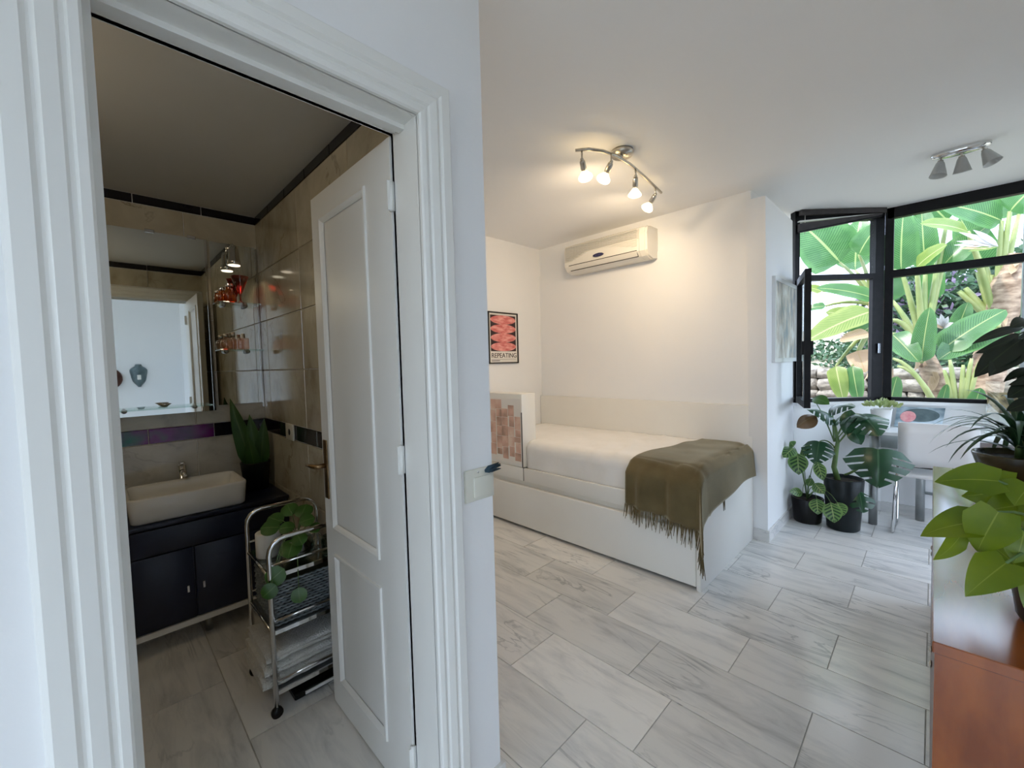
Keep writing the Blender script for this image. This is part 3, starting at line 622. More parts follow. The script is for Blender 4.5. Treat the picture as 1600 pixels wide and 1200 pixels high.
# ---- ceiling spotlight bar, lit
lt = thing('spotlight_bar', 'curved nickel ceiling bar with four lit spotlights above the daybed', 'ceiling light', (-1.29, 2.22, CZ))
cc = P(972, 240, 2, 2.545)
part('canopy', MB().lathe([(0, 0), (.062, 0), (.066, -.012), (.058, -.030), (0, -.034)], (cc.x, cc.y, CZ), n=28), 'nickel', lt)
bp_ = [P(x, y, 2, z) for x, y, z in ((899, 235, 2.495), (920, 233, 2.493), (942, 236, 2.490), (962, 243, 2.490), (985, 257, 2.490), (1008, 277, 2.490), (1033, 301, 2.492))]
part('bar', MB().tube(bp_, .0085, 10), 'nickel', lt)
part('stem', MB().tube([(cc.x, cc.y, CZ-.03), P(968, 246, 2, 2.49)], .01, 10), 'nickel', lt)
for (ax_, ay_, bx_, by_, zz, tl) in ((909, 236, 916, 283, 2.375, 0), (955, 240, 941, 284, 2.385, 1), (993, 263, 992, 300, 2.375, 2), (1024, 293, 1010, 327, 2.385, 3)):
    a = P(ax_, ay_, 2, 2.488); b = P(bx_, by_, 2, zz); j = a-Vector((0, 0, .045)); d = (b-j).normalized()
    sp = part('spotlight', MB().tube([a, j], .005, 8).ball(j, .010).tube([j+d*.004, j+d*.012, j+d*.055, j+d*.07], [.010, .015, .017, .013], 12), 'nickel', lt)
    part('bulb', MB().lathe([(.011, .064), (.014, .074), (.026, .090), (.039, .108), (.040, .114), (.034, .118), (.015, .121), (0, .121)], j, d, 16), 'bulb', sp)
    ld = bpy.data.lights.new('bulb_light', 'SPOT'); ld.energy = 3.0; ld.color = (1, .76, .49); ld.shadow_soft_size = .03; ld.spot_size = R(165); ld.spot_blend = .8
    lo = bpy.data.objects.new('bulb_light', ld); COL.objects.link(lo); lo.parent = sp; lo.location = j+d*.135-OFF[lt.name]; lo.rotation_euler = (-d).to_track_quat('Z', 'Y').to_euler()
# ---- unlit three-shade ceiling light near the window
l2 = thing('shaded_ceiling_light', 'unlit oval chrome ceiling light with three frosted glass shades near window', 'ceiling light', (.095, 3.715, CZ))
n = 30; pts = []
for r0, zz in ((1, CZ), (1, CZ-.012), (.93, CZ-.026), (.6, CZ-.032), (.001, CZ-.033)):
    pts.append([Vector((.095+.125*r0*math.cos(j*math.tau/n), 3.715+.04*r0*math.sin(j*math.tau/n), zz)) for j in range(n+1)])
part('plate', MB().grid(pts), 'chrome', l2)
for x, tx_, ty_ in ((.015, -.01, .0), (.10, .005, .03), (.185, .035, .0)):
    t0 = Vector((x, 3.715, CZ-.03)); d = Vector((tx_, ty_-.012, -.09)).normalized()
    s_ = part('shade', MB().lathe([(.012, .018), (.020, .03), (.028, .06), (.040, .105), (.042, .108), (.038, .106), (.018, .03)], t0, d, 18), 'frosted', l2)
    part('holder', MB().tube([t0, t0+d*.02], .006, 8).lathe([(0, .012), (.014, .014), (.016, .05), (0, .052)], t0, d, 12), 'nickel', s_)
# ---- framed picture on the side wall
pc = thing('framed_picture', 'white framed grey-blue abstract picture on the wall left of the window', 'picture', (XP, 3.85, 1.3))
part('frame', MB().box(XP, XP+.022, 3.50, 3.53, 1.31, 1.935).box(XP, XP+.022, 4.16, 4.19, 1.31, 1.935).box(XP, XP+.022, 3.53, 4.16, 1.31, 1.34).box(XP, XP+.022, 3.53, 4.16, 1.905, 1.935), 'tabletop', pc)
part('print', MB().box(XP, XP+.012, 3.53, 4.16, 1.34, 1.905), 'abstract', pc)
# ---- light switch and tassel on the end of the door wall
sw = thing('light_switch', 'cream rocker light switch at the end of the door wall', 'switch', (XD, .795, .95))
part('plate', MB().rbox(XD, XD+.010, .738, .848, .947, 1.042, .003, 2), 'plastic', sw)
part('rocker', MB().rbox(XD+.008, XD+.014, .768, .838, .958, 1.018, .002, 2), 'plastic', sw)
part('screw', MB().tube([(XD+.009, .785, 1.032), (XD+.012, .785, 1.032)], .003, 8), 'chrome', sw)
mb = MB()
for q in range(16):
    a = random.uniform(-1, 1); b = random.uniform(-1, 1)
    mb.tube([(XD+.012, .812, 1.030), (XD+.016+.004*b, .83+.004*b, 1.035+.010*a), (XD+.012+.006*b, .86+.012*random.random(), 1.037+.014*a)], [.004, .005, .0015], 5)
tag(part('tassel', mb, 'teal'), 'dark teal tassel stuck at the corner of the light switch', 'tassel')

# ================================================================== BATHROOM
XT = XL+.006                                     # tile face of the mirror wall
va = thing('vanity_cabinet', 'navy blue vanity cabinet under the white basin', 'cabinet', (-2.8, .02, 0))
vx0, vx1, vy0, vy1 = XT+.002, -2.59, -.70, YR-.012
part('body', MB().box(vx0, vx1, vy0, vy1, .125, .622), 'navy', va)
part('worktop', MB().rbox(vx0, -2.565, vy0, vy1, .622, .640, .003, 2), 'navy', va)
part('bottom_rail', MB().box(vx0+.02, -2.570, vy0, .60, .099, .125), 'bedw', va, label='pale rail along the cabinet bottom')
for a, b in ((-.69, .01), (.016, .70)):
    d_ = part('drawer', MB().rbox(vx1, -2.573, a, b, .490, .612, .003, 2), 'navy', va)
    part('handle', MB().box(-2.573, -2.562, a+.012, a+.045, .525, .535), 'chrome', d_)
for a, b, hy in ((-.69, -.345, -.36), (-.339, .010, -.32), (.016, .292, .264), (.298, .70, .327)):
    d_ = part('door', MB().rbox(vx1, -2.573, a, b, .130, .484, .003, 2), 'navy', va)
    part('handle', MB().rbox(-2.573, -2.560, hy-.004, hy+.006, .268, .302, .002, 1), 'chrome', d_)
for x in (-2.92, -2.66):
    for y in (-.6, .35, .66): part('foot', MB().tube([(x, y, 0), (x, y, .10)], .018, 10), 'steel', va)
# basin
bs = thing('wash_basin', 'white rectangular ceramic basin with rounded corners on the vanity', 'basin', (-2.76, .3, .64))
def rr_loop(x0, x1, y0, y1, r, z, n=5):
    o = []
    for cx_, cy_, a0 in ((x1-r, y1-r, 0), (x0+r, y1-r, 90), (x0+r, y0+r, 180), (x1-r, y0+r, 270)):
        for k in range(n+1):
            a = R(a0+90*k/n); o.append(Vector((cx_+r*math.cos(a), cy_+r*math.sin(a), z)))
    return o
def loft(mb, loops, cap0=True, cap1=True):
    n = len(loops[0]); v = [p for l in loops for p in l]
    f = [(i*n+j, i*n+(j+1) % n, (i+1)*n+(j+1) % n, (i+1)*n+j) for i in range(len(loops)-1) for j in range(n)]
    if cap0: f.append(tuple(range(n-1, -1, -1)))
    if cap1: f.append(tuple((len(loops)-1)*n+j for j in range(n)))
    return mb.add(v, f, True)
q = (-2.925, -2.578, .062, .545)
def ins(d, z, r): return rr_loop(q[0]+d, q[1]-d, q[2]+d, q[3]-d, r, z)
part('bowl', loft(MB(), [ins(.018, .640, .03), ins(.010, .648, .035), ins(.0, .755, .045), ins(.002, .762, .045), ins(.008, .765, .042), ins(.014, .762, .04), ins(.018, .75, .04), ins(.03, .69, .05), ins(.06, .672, .05), ins(.12, .668, .03)], True, True), 'ceramic', bs)
part('drain', MB().lathe([(0, 0), (.022, 0), (.024, -.003)], (-2.76, .30, .674), n=16), 'chrome', bs)
ta = thing('basin_tap', 'small chrome mixer tap behind the basin', 'tap', (-2.955, .31, .64))
part('body', MB().lathe([(0, 0), (.026, 0), (.026, .01), (.021, .02), (.021, .19), (.0, .195)], (-2.957, .31, .641), n=16), 'chrome', ta)
part('spout', MB().tube([(-2.957, .31, .80), (-2.90, .31, .80), (-2.872, .31, .785)], [.014, .013, .012], 10), 'chrome', ta)
part('lever', MB().rbox(-2.972, -2.925, .296, .324, .838, .852, .005, 2), 'chrome', ta)
so = thing('soap_dispenser', 'slim chrome and dark soap dispenser left of the basin', 'dispenser', (-2.82, .035, .64))
part('bottle', MB().lathe([(0, 0), (.018, 0), (.018, .10), (.012, .12), (0, .12)], (-2.82, .035, .64), n=14), 'steel', so)
part('pump', MB().tube([(-2.82, .035, .76), (-2.82, .035, .80)], .004, 8).tube([(-2.82, .033, .80), (-2.80, .075, .80)], .005, 8), 'chrome', so)
# sansevieria in the corner
sn = thing('potted_sansevieria', 'broad-leaved sansevieria in a dark pot in the corner beside the basin', 'plant', (-2.86, .648, .64))
part('pot', MB().lathe([(0, 0), (.062, 0), (.078, .155), (.080, .165), (.072, .165), (.066, .14), (0, .138)], (-2.86, .648, .641), n=22), 'potd', sn)
part('soil', MB().lathe([(0, .150), (.070, .150)], (-2.86, .648, .641), n=16), 'soil', sn)
for bx, by, tx_, ty_, tz, W_ in ((-2.87, .63, -2.90, .545, 1.19, .10), (-2.85, .66, -2.86, .63, 1.09, .095), (-2.84, .67, -2.83, .70, 1.06, .085), (-2.88, .66, -2.93, .66, 1.0, .08), (-2.83, .635, -2.79, .60, .98, .075)):
    part('leaf', leaf((bx, by, .78), (tx_, ty_, tz), W_, (1, -.25, .15), .05, .22, 'strap', 10, 2), 'snake', sn)
# mirror unit
mi = thing('bathroom_mirror', 'large frameless wall mirror above the basin with narrow side panel', 'mirror', (XT, .1, 1.12))
part('mirror_pane', MB().box(XT, XT+.006, -.62, .478, 1.122, 2.112), 'mirror', mi)
part('mirror_pane', MB().box(XT, XT+.006, .502, .732, 1.150, 2.108), 'mirror', mi)
part('edge_strip', MB().box(XT, XT+.011, .478, .488, 1.122, 2.112).box(XT, XT+.008, .732, .742, 1.12, 2.10), 'chrome', mi)
part('top_clip', MB().rbox(XT, XT+.012, .22, .26, 2.104, 2.122, .002, 1), 'chrome', mi); part('top_clip', MB().rbox(XT, XT+.012, .40, .44, 2.104, 2.122, .002, 1), 'chrome', mi)
for q_, (sx, sy, lab) in enumerate(((-2.885, .602, 'right'), (-2.885, .022, 'left'))):
    sp = thing('mirror_spotlight', f'small chrome spotlight at the top {"right" if q_ == 0 else "left"} of the bathroom mirror', 'spotlight', (XT, sy, 2.06), 'mirror spotlights')
    part('arm', MB().tube([(XT+.004, sy, 2.085), (sx-.01, sy, 2.085), (sx, sy, 2.075)], .008, 10).lathe([(.022, 0), (.022, .006), (0, .007)], (XT+.005, sy, 2.085), (1, 0, 0), 14), 'chrome', sp)
    sh = part('lamp_cup', MB().lathe([(0, .004), (.018, 0), (.026, -.02), (.027, -.07), (.034, -.085), (.036, -.108), (.031, -.108)], (sx, sy, 2.075), n=18), 'chrome', sp)
    part('lens', MB().lathe([(.0, -.104), (.031, -.104), (.030, -.112), (0, -.116)], (sx, sy, 2.075), n=16), emis('dim_lamp_lens_%d' % q_, (1, .86, .66), .5), sh)
    ld = bpy.data.lights.new('lens_light', 'SPOT'); ld.energy = .3; ld.color = (1, .80, .55); ld.shadow_soft_size = .03; ld.spot_size = R(150); ld.spot_blend = .6
    lo = bpy.data.objects.new('lens_light', ld); COL.objects.link(lo); lo.parent = sp; lo.location = Vector((sx, sy, 1.955))-OFF[sp.name]
def shelf(name, label, y0, y1, z, ky):
    s_ = thing(name, label, 'shelf', (XT, (y0+y1)/2, z))
    part('glass_plate', MB().rbox(XT+.008, XT+.118, y0, y1, z, z+.007, .002, 1), 'shelfglass', s_)
    for y in ky: part('knob', MB().tube([(XT+.006, y, z-.004), (XT+.045, y, z-.004)], [.013, .011], 12).ball((XT+.045, y, z-.004), .011, .011, .011, 10), 'steel', s_)
shelf('glass_shelf', 'upper small glass shelf at the right of the mirror', .505, .728, 1.745, (.55, .66))
shelf('glass_shelf', 'middle small glass shelf at the right of the mirror', .505, .728, 1.470, (.55, .66))
shelf('glass_shelf', 'long low glass shelf across the bottom of the mirror', -.45, .46, 1.158, (.09, .385))
def bottle(name, lab, cat, prof_, x, y, z, m, cap=None, grp=None):
    t = thing(name, lab, cat, (x, y, z), grp)
    part('body', MB().lathe(prof_, (x, y, z), n=16), m, t)
    if cap: part('cap', MB().lathe(cap[0], (x, y, z), n=12), cap[1], t)
FX = XT+.064; S1, S2 = 1.753, 1.478
bottle('amber_bottle', 'squat amber bottle beside the red funnel glass on upper mirror shelf', 'bottle', [(0, 0), (.022, 0), (.022, .06), (.010, .075), (.010, .088), (0, .088)], FX+.01, .568, S1, 'amber', ([(0, .088), (.011, .088), (.011, .105), (0, .106)], 'chrome'), 'shelf bottles')
bottle('amber_bottle', 'small amber bottle at left of upper mirror shelf', 'bottle', [(0, 0), (.014, 0), (.014, .045), (.007, .055), (.007, .065), (0, .065)], FX-.005, .532, S1, 'amber', ([(0, .065), (.008, .065), (.008, .08), (0, .08)], 'chrome'), 'shelf bottles')
bottle('amber_bottle', 'amber bottle with tall neck behind the red funnel glass', 'bottle', [(0, 0), (.018, 0), (.018, .05), (.008, .07), (.008, .10), (0, .10)], FX-.03, .596, S1, 'amber', ([(0, .10), (.009, .10), (.009, .115), (0, .115)], 'nickel'), 'shelf bottles')
bottle('funnel_glass', 'red orange funnel-shaped glass on upper mirror shelf', 'glass', [(.016, 0), (.018, .004), (.005, .012), (.005, .05), (.016, .075), (.046, .155), (.048, .158), (.044, .155), (.014, .08), (.003, .06)], FX, .632, S1, 'redglass')
bottle('perfume_bottle', 'round rose glass perfume bottle at left of middle mirror shelf', 'bottle', [(0, 0), (.024, .002), (.031, .03), (.024, .055), (.010, .062), (.010, .07), (0, .07)], FX+.012, .545, S2, 'pinkglass', ([(0, .07), (.013, .07), (.013, .09), (0, .092)], 'nickel'), 'shelf bottles')
bottle('perfume_bottle', 'slim rose glass perfume bottle in the centre of middle mirror shelf', 'bottle', [(0, 0), (.016, 0), (.016, .06), (.008, .068), (.008, .075), (0, .075)], FX-.012, .585, S2, 'pinkglass', ([(0, .075), (.010, .075), (.010, .1), (0, .1)], 'nickel'), 'shelf bottles')
t = thing('perfume_bottle', 'square clear perfume bottle at right of middle mirror shelf', 'bottle', (FX, .632, S2), 'shelf bottles')
part('body', MB().rbox(FX-.014, FX+.014, .604, .662, S2, S2+.068, .006, 2), 'pinkglass', t); part('cap', MB().lathe([(.011, .068), (.011, .095), (0, .096)], (FX, .633, S2), n=12), 'nickel', t)
for y, lab in ((.02, 'small chrome dish at the left of the low mirror shelf'), (.25, 'small chrome dish at the centre of the low mirror shelf')):
    t = thing('small_dish', lab, 'dish', (FX, y, 1.165), 'dishes on the low shelf'); part('bowl', MB().lathe([(0, 0), (.012, 0), (.03, .018), (.032, .018), (.014, .004), (0, .004)], (FX, y, 1.166), n=16), 'chrome', t)
# power socket in the dark band
os_ = thing('power_socket', 'cream power socket set in the dark tile band', 'socket', (-2.49, YR-.006, .96))
part('plate', MB().rbox(-2.555, -2.43, YR-.016, YR-.006, .962, 1.052, .003, 2), 'plastic', os_); part('hole', MB().tube([(-2.492, YR-.017, 1.007), (-2.492, YR-.014, 1.007)], .018, 14), 'pframe', os_)
# ---- chrome trolley
ct = thing('chrome_trolley', 'three-tier chrome tube trolley behind the open door', 'trolley', (-1.94, .57, 0))
cx0, cx1, cy0, cy1 = -2.10, -1.775, .428, .722
for x, zt in ((cx0, .735), (cx1, .70)):
    r_ = .06; pth = [(x, cy0, .045)]+[(x, cy0, zt-r_)]+[(x, cy0+r_-r_*math.cos(R(a)), zt-r_+r_*math.sin(R(a))) for a in (22, 45, 68, 90)]+[(x, cy1-r_+r_*math.sin(R(a)), zt-r_+r_*math.cos(R(a))) for a in (0, 22, 45, 68, 90)]+[(x, cy1, .045)]
    part('hoop_frame', MB().tube(pth, .0095, 10), 'chrome', ct)
    for y in (cy0, cy1): part('castor', MB().tube([(x-.008, y, .021), (x+.008, y, .021)], .021, 12).tube([(x, y, .03), (x, y, .05)], .008, 8), 'potk', ct)
for z in (.555, .335, .095):
    sh = part('shelf', MB().box(cx0+.004, cx1-.004, cy0+.006, cy1-.006, z, z+.006), 'shelfglass' if z > .5 else 'steel', ct)
    part('rail', MB().tube([(cx0, cy0, z), (cx1, cy0, z)], .006, 8), 'chrome', sh); part('rail', MB().tube([(cx0, cy1, z), (cx1, cy1, z)], .006, 8), 'chrome', sh)
    part('rail', MB().box(cx1-.004, cx1+.004, cy0, cy1, z-.008, z+.008), 'chrome', sh); part('rail', MB().tube([(cx1, cy0, z+.045), (cx1, cy1, z+.045)], .005, 8), 'chrome', sh)
    part('rail', MB().tube([(cx0, cy0, z+.045), (cx0, cy1, z+.045)], .005, 8), 'chrome', sh)
tr = thing('toilet_roll', 'white toilet roll standing on the trolley top', 'toilet roll', (-1.99, .478, .562))
part('paper', MB().lathe([(.018, 0), (.046, 0), (.048, .003), (.048, .098), (.046, .1), (.018, .1), (.018, 0)], (-1.99, .482, .562), n=26), 'paper', tr)
part('core', MB().lathe([(.0178, .001), (.0178, .099)], (-1.99, .482, .562), n=18), 'brown', tr)
pp = thing('potted_pilea', 'trailing round-leaved plant in a glass bowl on the trolley', 'plant', (-1.86, .56, .562))
part('bowl', MB().lathe([(0, 0), (.03, 0), (.062, .03), (.066, .06), (.055, .09), (.05, .092), (.060, .06), (.05, .025), (0, .008)], (-1.855, .555, .562), n=20), 'darkglass', pp)
part('soil', MB().lathe([(0, .01), (.045, .02), (.056, .055), (.045, .068), (0, .07)], (-1.855, .555, .562), n=14), 'soil', pp)
rn = random.Random(5); base = Vector((-1.855, .555, .64))
for x, y, z, rr_ in ((-1.80, .515, .635, .085), (-1.79, .545, .665, .06), (-1.765, .445, .56, .075), (-1.755, .420, .515, .06), (-1.748, .52, .46, .060), (-1.90, .47, .705, .075), (-1.94, .50, .72, .07), (-1.95, .56, .745, .07), (-1.90, .60, .74, .07), (-1.83, .59, .72, .06), (-1.86, .52, .70, .06), (-1.80, .61, .69, .05), (-1.93, .62, .73, .06)):
    c = Vector((x, y, z)); d = (c-base); d.z *= .3; d = d.normalized() if d.length > 1e-3 else Vector((1, 0, 0))
    fc = Vector((.5, -.3, .75)) if z > .6 else Vector((.9, -.35, .2)); side = d.cross(fc).normalized(); dd = (d-fc*d.dot(fc)/fc.length_squared).normalized()
    lf = part('leaf', leaf(c-dd*rr_/2, c+dd*rr_/2, rr_, fc, .06, -.05, 'round', 8, 3), 'pil', pp)
    part('stalk', MB().tube(curve(base, c-dd*rr_*.1-fc.normalized()*.003, (0, 0, .03 if z > .58 else .09)), .0018, 5), 'stem', lf)
t = thing('glass_jar', 'grey glass jar behind the trailing plant on the trolley', 'jar', (-1.83, .67, .562))
part('body', MB().lathe([(0, 0), (.034, 0), (.036, .06), (.030, .07), (.027, .07), (.032, .058), (.030, .006), (0, .005)], (-1.825, .675, .562), n=18), 'darkglass', t)
t = thing('white_dish', 'white dish at the back of the trolley top', 'dish', (-2.01, .64, .562))
part('bowl', MB().lathe([(0, 0), (.03, 0), (.058, .045), (.058, .05), (.052, .046), (.028, .008), (0, .008)], (-2.01, .63, .562), n=20), 'ceramic', t)
# wicker basket
bk = thing('wicker_basket', 'grey woven basket on the middle trolley shelf', 'basket', (-1.94, .58, .342))
kx0, kx1, ky0, ky1, kz0 = -2.075, -1.795, .445, .705, .342
part('liner', MB().box(kx0+.012, kx1-.012, ky0+.012, ky1-.012, kz0+.002, kz0+.150), 'potd', bk)
for q_ in range(15):
    z = kz0+.006+q_*.0115; lp = []
    for (xa, ya, xb, yb, n_, ox, oy) in ((kx1, ky0, kx1, ky1, 22, 1, 0), (kx1, ky1, kx0, ky1, 24, 0, 1), (kx0, ky1, kx0, ky0, 22, -1, 0), (kx0, ky0, kx1, ky0, 24, 0, -1)):
        for k in range(n_):
            u = k/n_; s_ = .0035*(1 if (k+q_) % 2 else -1); lp.append((xa+(xb-xa)*u+ox*s_-ox*.004, ya+(yb-ya)*u+oy*s_-oy*.004, z))
    part('weave_strand', MB().tube(lp+[lp[0]], .0052, 5), 'wicker', bk)
# towels
for q_, (z, lab) in enumerate(((.103, 'bottom folded white towel in the trolley stack'), (.152, 'middle folded white towel in the trolley stack'), (.201, 'top folded white towel in the trolley stack'))):
    tw = thing('folded_towel', lab, 'towel', (-1.94, .57, z), 'towels on the trolley')
    x0, x1, y0, y1 = -2.086, -1.788, .388+.008*q_, .71; rows = []
    for j in range(26):
        yy = y0+(y1-y0)*j/25; row = []
        for k in range(40):
            a = k/40*math.tau; cx_ = (x0+x1)/2; hx = (x1-x0)/2; hz = .0225
            sx_ = math.copysign(abs(math.cos(a))**.35, math.cos(a)); sz_ = math.copysign(abs(math.sin(a))**.6, math.sin(a))
            e = 1-max(0, (.03-min(yy-y0, y1-yy)*1.0)/.03)**2*.25
            p = Vector((cx_+hx*sx_*(.97+.03*e), yy, z+.0235+hz*sz_*e)); p += Vector((noise.noise(p*22), 0, noise.noise(p*18+Vector((q_, 0, 0)))))*.0045
            row.append(p)
        row.append(row[0].copy()); rows.append(row)
    g_ = MB().grid(rows); g_.add(rows[0][:-1], [tuple(range(40))], False); g_.add(rows[-1][:-1], [tuple(range(39, -1, -1))], False)
    part('cloth', g_, 'towel', tw)
    part('fold_line', MB().tube([(x1+.001, y0+.02, z+.024), (x1+.003, (y0+y1)/2, z+.026), (x1+.001, y1-.02, z+.023)], .004, 6), 'towel', tw)
# scale under the trolley
t = thing('bathroom_scale', 'flat dark scale with a pale edge lying under the trolley', 'scale', (-1.93, .60, 0))
part('body', MB().rbox(-2.06, -1.80, .50, .735, .004, .03, .004, 1), 'potk', t); part('edge_bar', MB().box(-1.80, -1.795, .54, .735, .014, .026), 'bedw', t)
# wall ornaments in the room behind the camera, seen in the mirror
kf = (1.8+2.984*2)/2.984
def mirr(px, py):
    p = P(px, py, 0, XT+.006); return Vector((1.795, p.y*kf, 1.35+(p.z-1.35)*kf))
c = mirr(217, 587); mk = thing('wall_mask', 'slate grey shield-shaped wall mask seen in the bathroom mirror', 'mask', c)
rows = []
for i in range(13):
    t_ = i/12; z = c.z+.155-.31*t_; hw = .092*((.30, .42, .80, 1, .98, .93, .88, .84, .78, .70, .52, .30, .12)[i])
    rows.append([Vector((1.797-.05*(1-abs(u)**2)*(1 if 0 < i < 12 else .3), c.y+u*hw, z)) for u in (-1, -.6, -.25, 0, .25, .6, 1)])
part('face', MB().grid(rows), 'slate', mk, solid=.006)
part('inlay', MB().rbox(1.742, 1.752, c.y-.02, c.y+.02, c.z-.055, c.z+.01, .003, 1), 'paper', mk)
c = mirr(168, 592); ht = thing('wall_hat', 'brown felt hat hung on the wall seen at the mirror edge', 'hat', c)
part('crown', MB().lathe([(0, .10), (.05, .095), (.075, .06), (.085, 0)], (1.79, c.y, c.z), (-1, 0, .15), 18), 'brown', ht); part('brim', MB().lathe([(.08, .004), (.12, .0), (.15, .012), (.15, .016), (.12, .005), (.08, .01)], (1.79, c.y, c.z), (-1, 0, .15), 20), 'brown', ht)

# ceiling globe added out of view to brighten and warm the bathroom
t = thing('added_globe_lamp', 'small warm globe lamp added out of view on the bathroom ceiling', 'lamp', (-1.75, -.45, BCZ))
part('base', MB().lathe([(0, 0), (.06, 0), (.06, -.02), (0, -.02)], (-1.75, -.45, BCZ), n=20), 'nickel', t)
part('globe', MB().lathe([(.045, -.02), (.075, -.05), (.085, -.085), (.07, -.13), (.03, -.155), (0, -.16)], (-1.75, -.45, BCZ), n=20), emis('added_globe_glow', (1, .82, .56), 2.0), t)
ld = bpy.data.lights.new('added_globe_light', 'POINT'); ld.energy = .7; ld.color = (1, .82, .58); ld.shadow_soft_size = .09
lo = bpy.data.objects.new('added_globe_light', ld); COL.objects.link(lo); lo.parent = t; lo.location = (0, 0, -.26)

# ================================================================== WINDOW CORNER
tb = thing('white_table', 'white table on grey steel legs under the window', 'table', (.1, 4.5, 0))
part('table_top', MB().prism([(-.365, 4.265, .728), (XR-.01, 4.265, .728), (XR-.01, YW-.034, .728), (-.315, YW-.034, .728), (-.365, 4.652, .728)], (0, 0, .024)), 'tabletop', tb)
part('apron', MB().box(-.28, XR-.06, 4.33, 4.345, .62, .728).box(-.30, -.285, 4.33, YW-.06, .62, .728), 'steel', tb)
for x, y in ((-.318, 4.325), (-.055, 4.655), (.56, 4.325), (.56, 4.66)): part('leg', MB().tube([(x, y, 0), (x, y, .728)], .028, 16), 'steel', tb)
part('crossbar', MB().tube([(-.055, 4.655, .23), (.56, 4.66, .23)], .012, 8), 'steel', tb)
# chair
chs = thing('white_chair', 'white panel-back chair on a chrome sled base at the table', 'chair', (.03, 4.35, 0))
def sheetpan(pts, th): return pts
rows = []
for i in range(7):
    u = i/6; x = -.172+.40*u
    rows.append([Vector((x, 4.13+.018*math.cos((u-.5)*3)+.05*(1-t_)**2, .525+.325*t_)) for t_ in (0, .25, .5, .75, 1)])
part('backrest', MB().grid(rows), 'leather', chs, solid=.022)
part('seat', MB().rbox(-.172, .228, 4.15, 4.55, .445, .475, .012, 2), 'leather', chs)
part('back_edge', MB().tube([(-.17, 4.190, .522), (.226, 4.190, .522)], .006, 8), 'pframe', chs)
for x in (-.185, .24):
    part('sled_leg', MB().tube([(x+.01 if x < 0 else x-.01, 4.19, .53), (x, 4.18, .30), (x-.008 if x < 0 else x+.008, 4.165, .03), (x-.008 if x < 0 else x+.008, 4.18, .012), (x, 4.50, .012), (x, 4.515, .03), (x, 4.46, .44)], .0095, 10), 'chrome', chs)
part('seat_bar', MB().tube([(-.185, 4.47, .435), (.24, 4.47, .435)], .0095, 8), 'chrome', chs)
# succulent
su = thing('potted_succulent', 'pale succulent in a white square pot on the table', 'plant', (-.285, 4.45, .752))
def sq(h, z): return [Vector((-.285+a*h, 4.45+b*h, z)) for a, b in ((-1, -1), (1, -1), (1, 1), (-1, 1))]
part('pot', loft(MB(), [sq(.05, .753), sq(.064, .91), sq(.058, .91), sq(.054, .89)], True, True), 'potw', su)
rn = random.Random(11)
for q_ in range(70):
    a = rn.uniform(0, math.tau); rr_ = .085*math.sqrt(rn.random()); c = Vector((-.285+rr_*1.2*math.cos(a), 4.45+rr_*math.sin(a), .925+.05*rn.random()*(1-rr_/.1)))
    d = Vector((math.cos(a)*rr_*9+rn.uniform(-.4, .4), math.sin(a)*rr_*9+rn.uniform(-.4, .4), .9)).normalized()
    part('leaf', leaf(c, c+d*rn.uniform(.03, .055), .022, Vector((rn.uniform(-1, 1), -1, .6)), .1, .3, 'oval', 3, 1), 'suc', su)
# magazine leaning, photo stand
mg = thing('magazine', 'glossy magazine with a pink and dark cover leaning under the window', 'magazine', (-.11, 4.70, .752))
q4 = [Vector((-.215, 4.60, .756)), Vector((.055, 4.60, .756)), Vector((.075, 4.722, .905)), Vector((-.205, 4.722, .905))]
mb = MB().prism(q4, (0, -.004, .006)); part('pages', mb, 'mag', mg)
def onq(u, v, h=.0075): return q4[0].lerp(q4[1], u).lerp(q4[3].lerp(q4[2], u), v)+Vector((0, -.004, .006))*(h/.0075)
part('dark_oval', MB().prism([onq(.52+.40*math.cos(j*math.tau/24), .60+.33*math.sin(j*math.tau/24), .0078) for j in range(24)], (0, -.0006, .0006)), 'slate', mg)
part('pink_shape', MB().prism([onq(.27+.17*math.cos(j*math.tau/20), .50+.28*math.sin(j*math.tau/20), .0086) for j in range(20)], (0, -.0008, .0008)), 'pinkink', mg)
ph = thing('acrylic_photo_stand', 'clear acrylic stand with a brown garden photo on the table by the window', 'photo stand', (.43, 4.62, .752))
part('acrylic', MB().box(.275, .56, 4.615, 4.623, .753, 1.13), 'glass', ph); part('photo', MB().box(.285, .55, 4.624, 4.627, .90, 1.05), 'photo', ph); part('base', MB().box(.275, .56, 4.57, 4.66, .7525, .758), 'glass', ph)

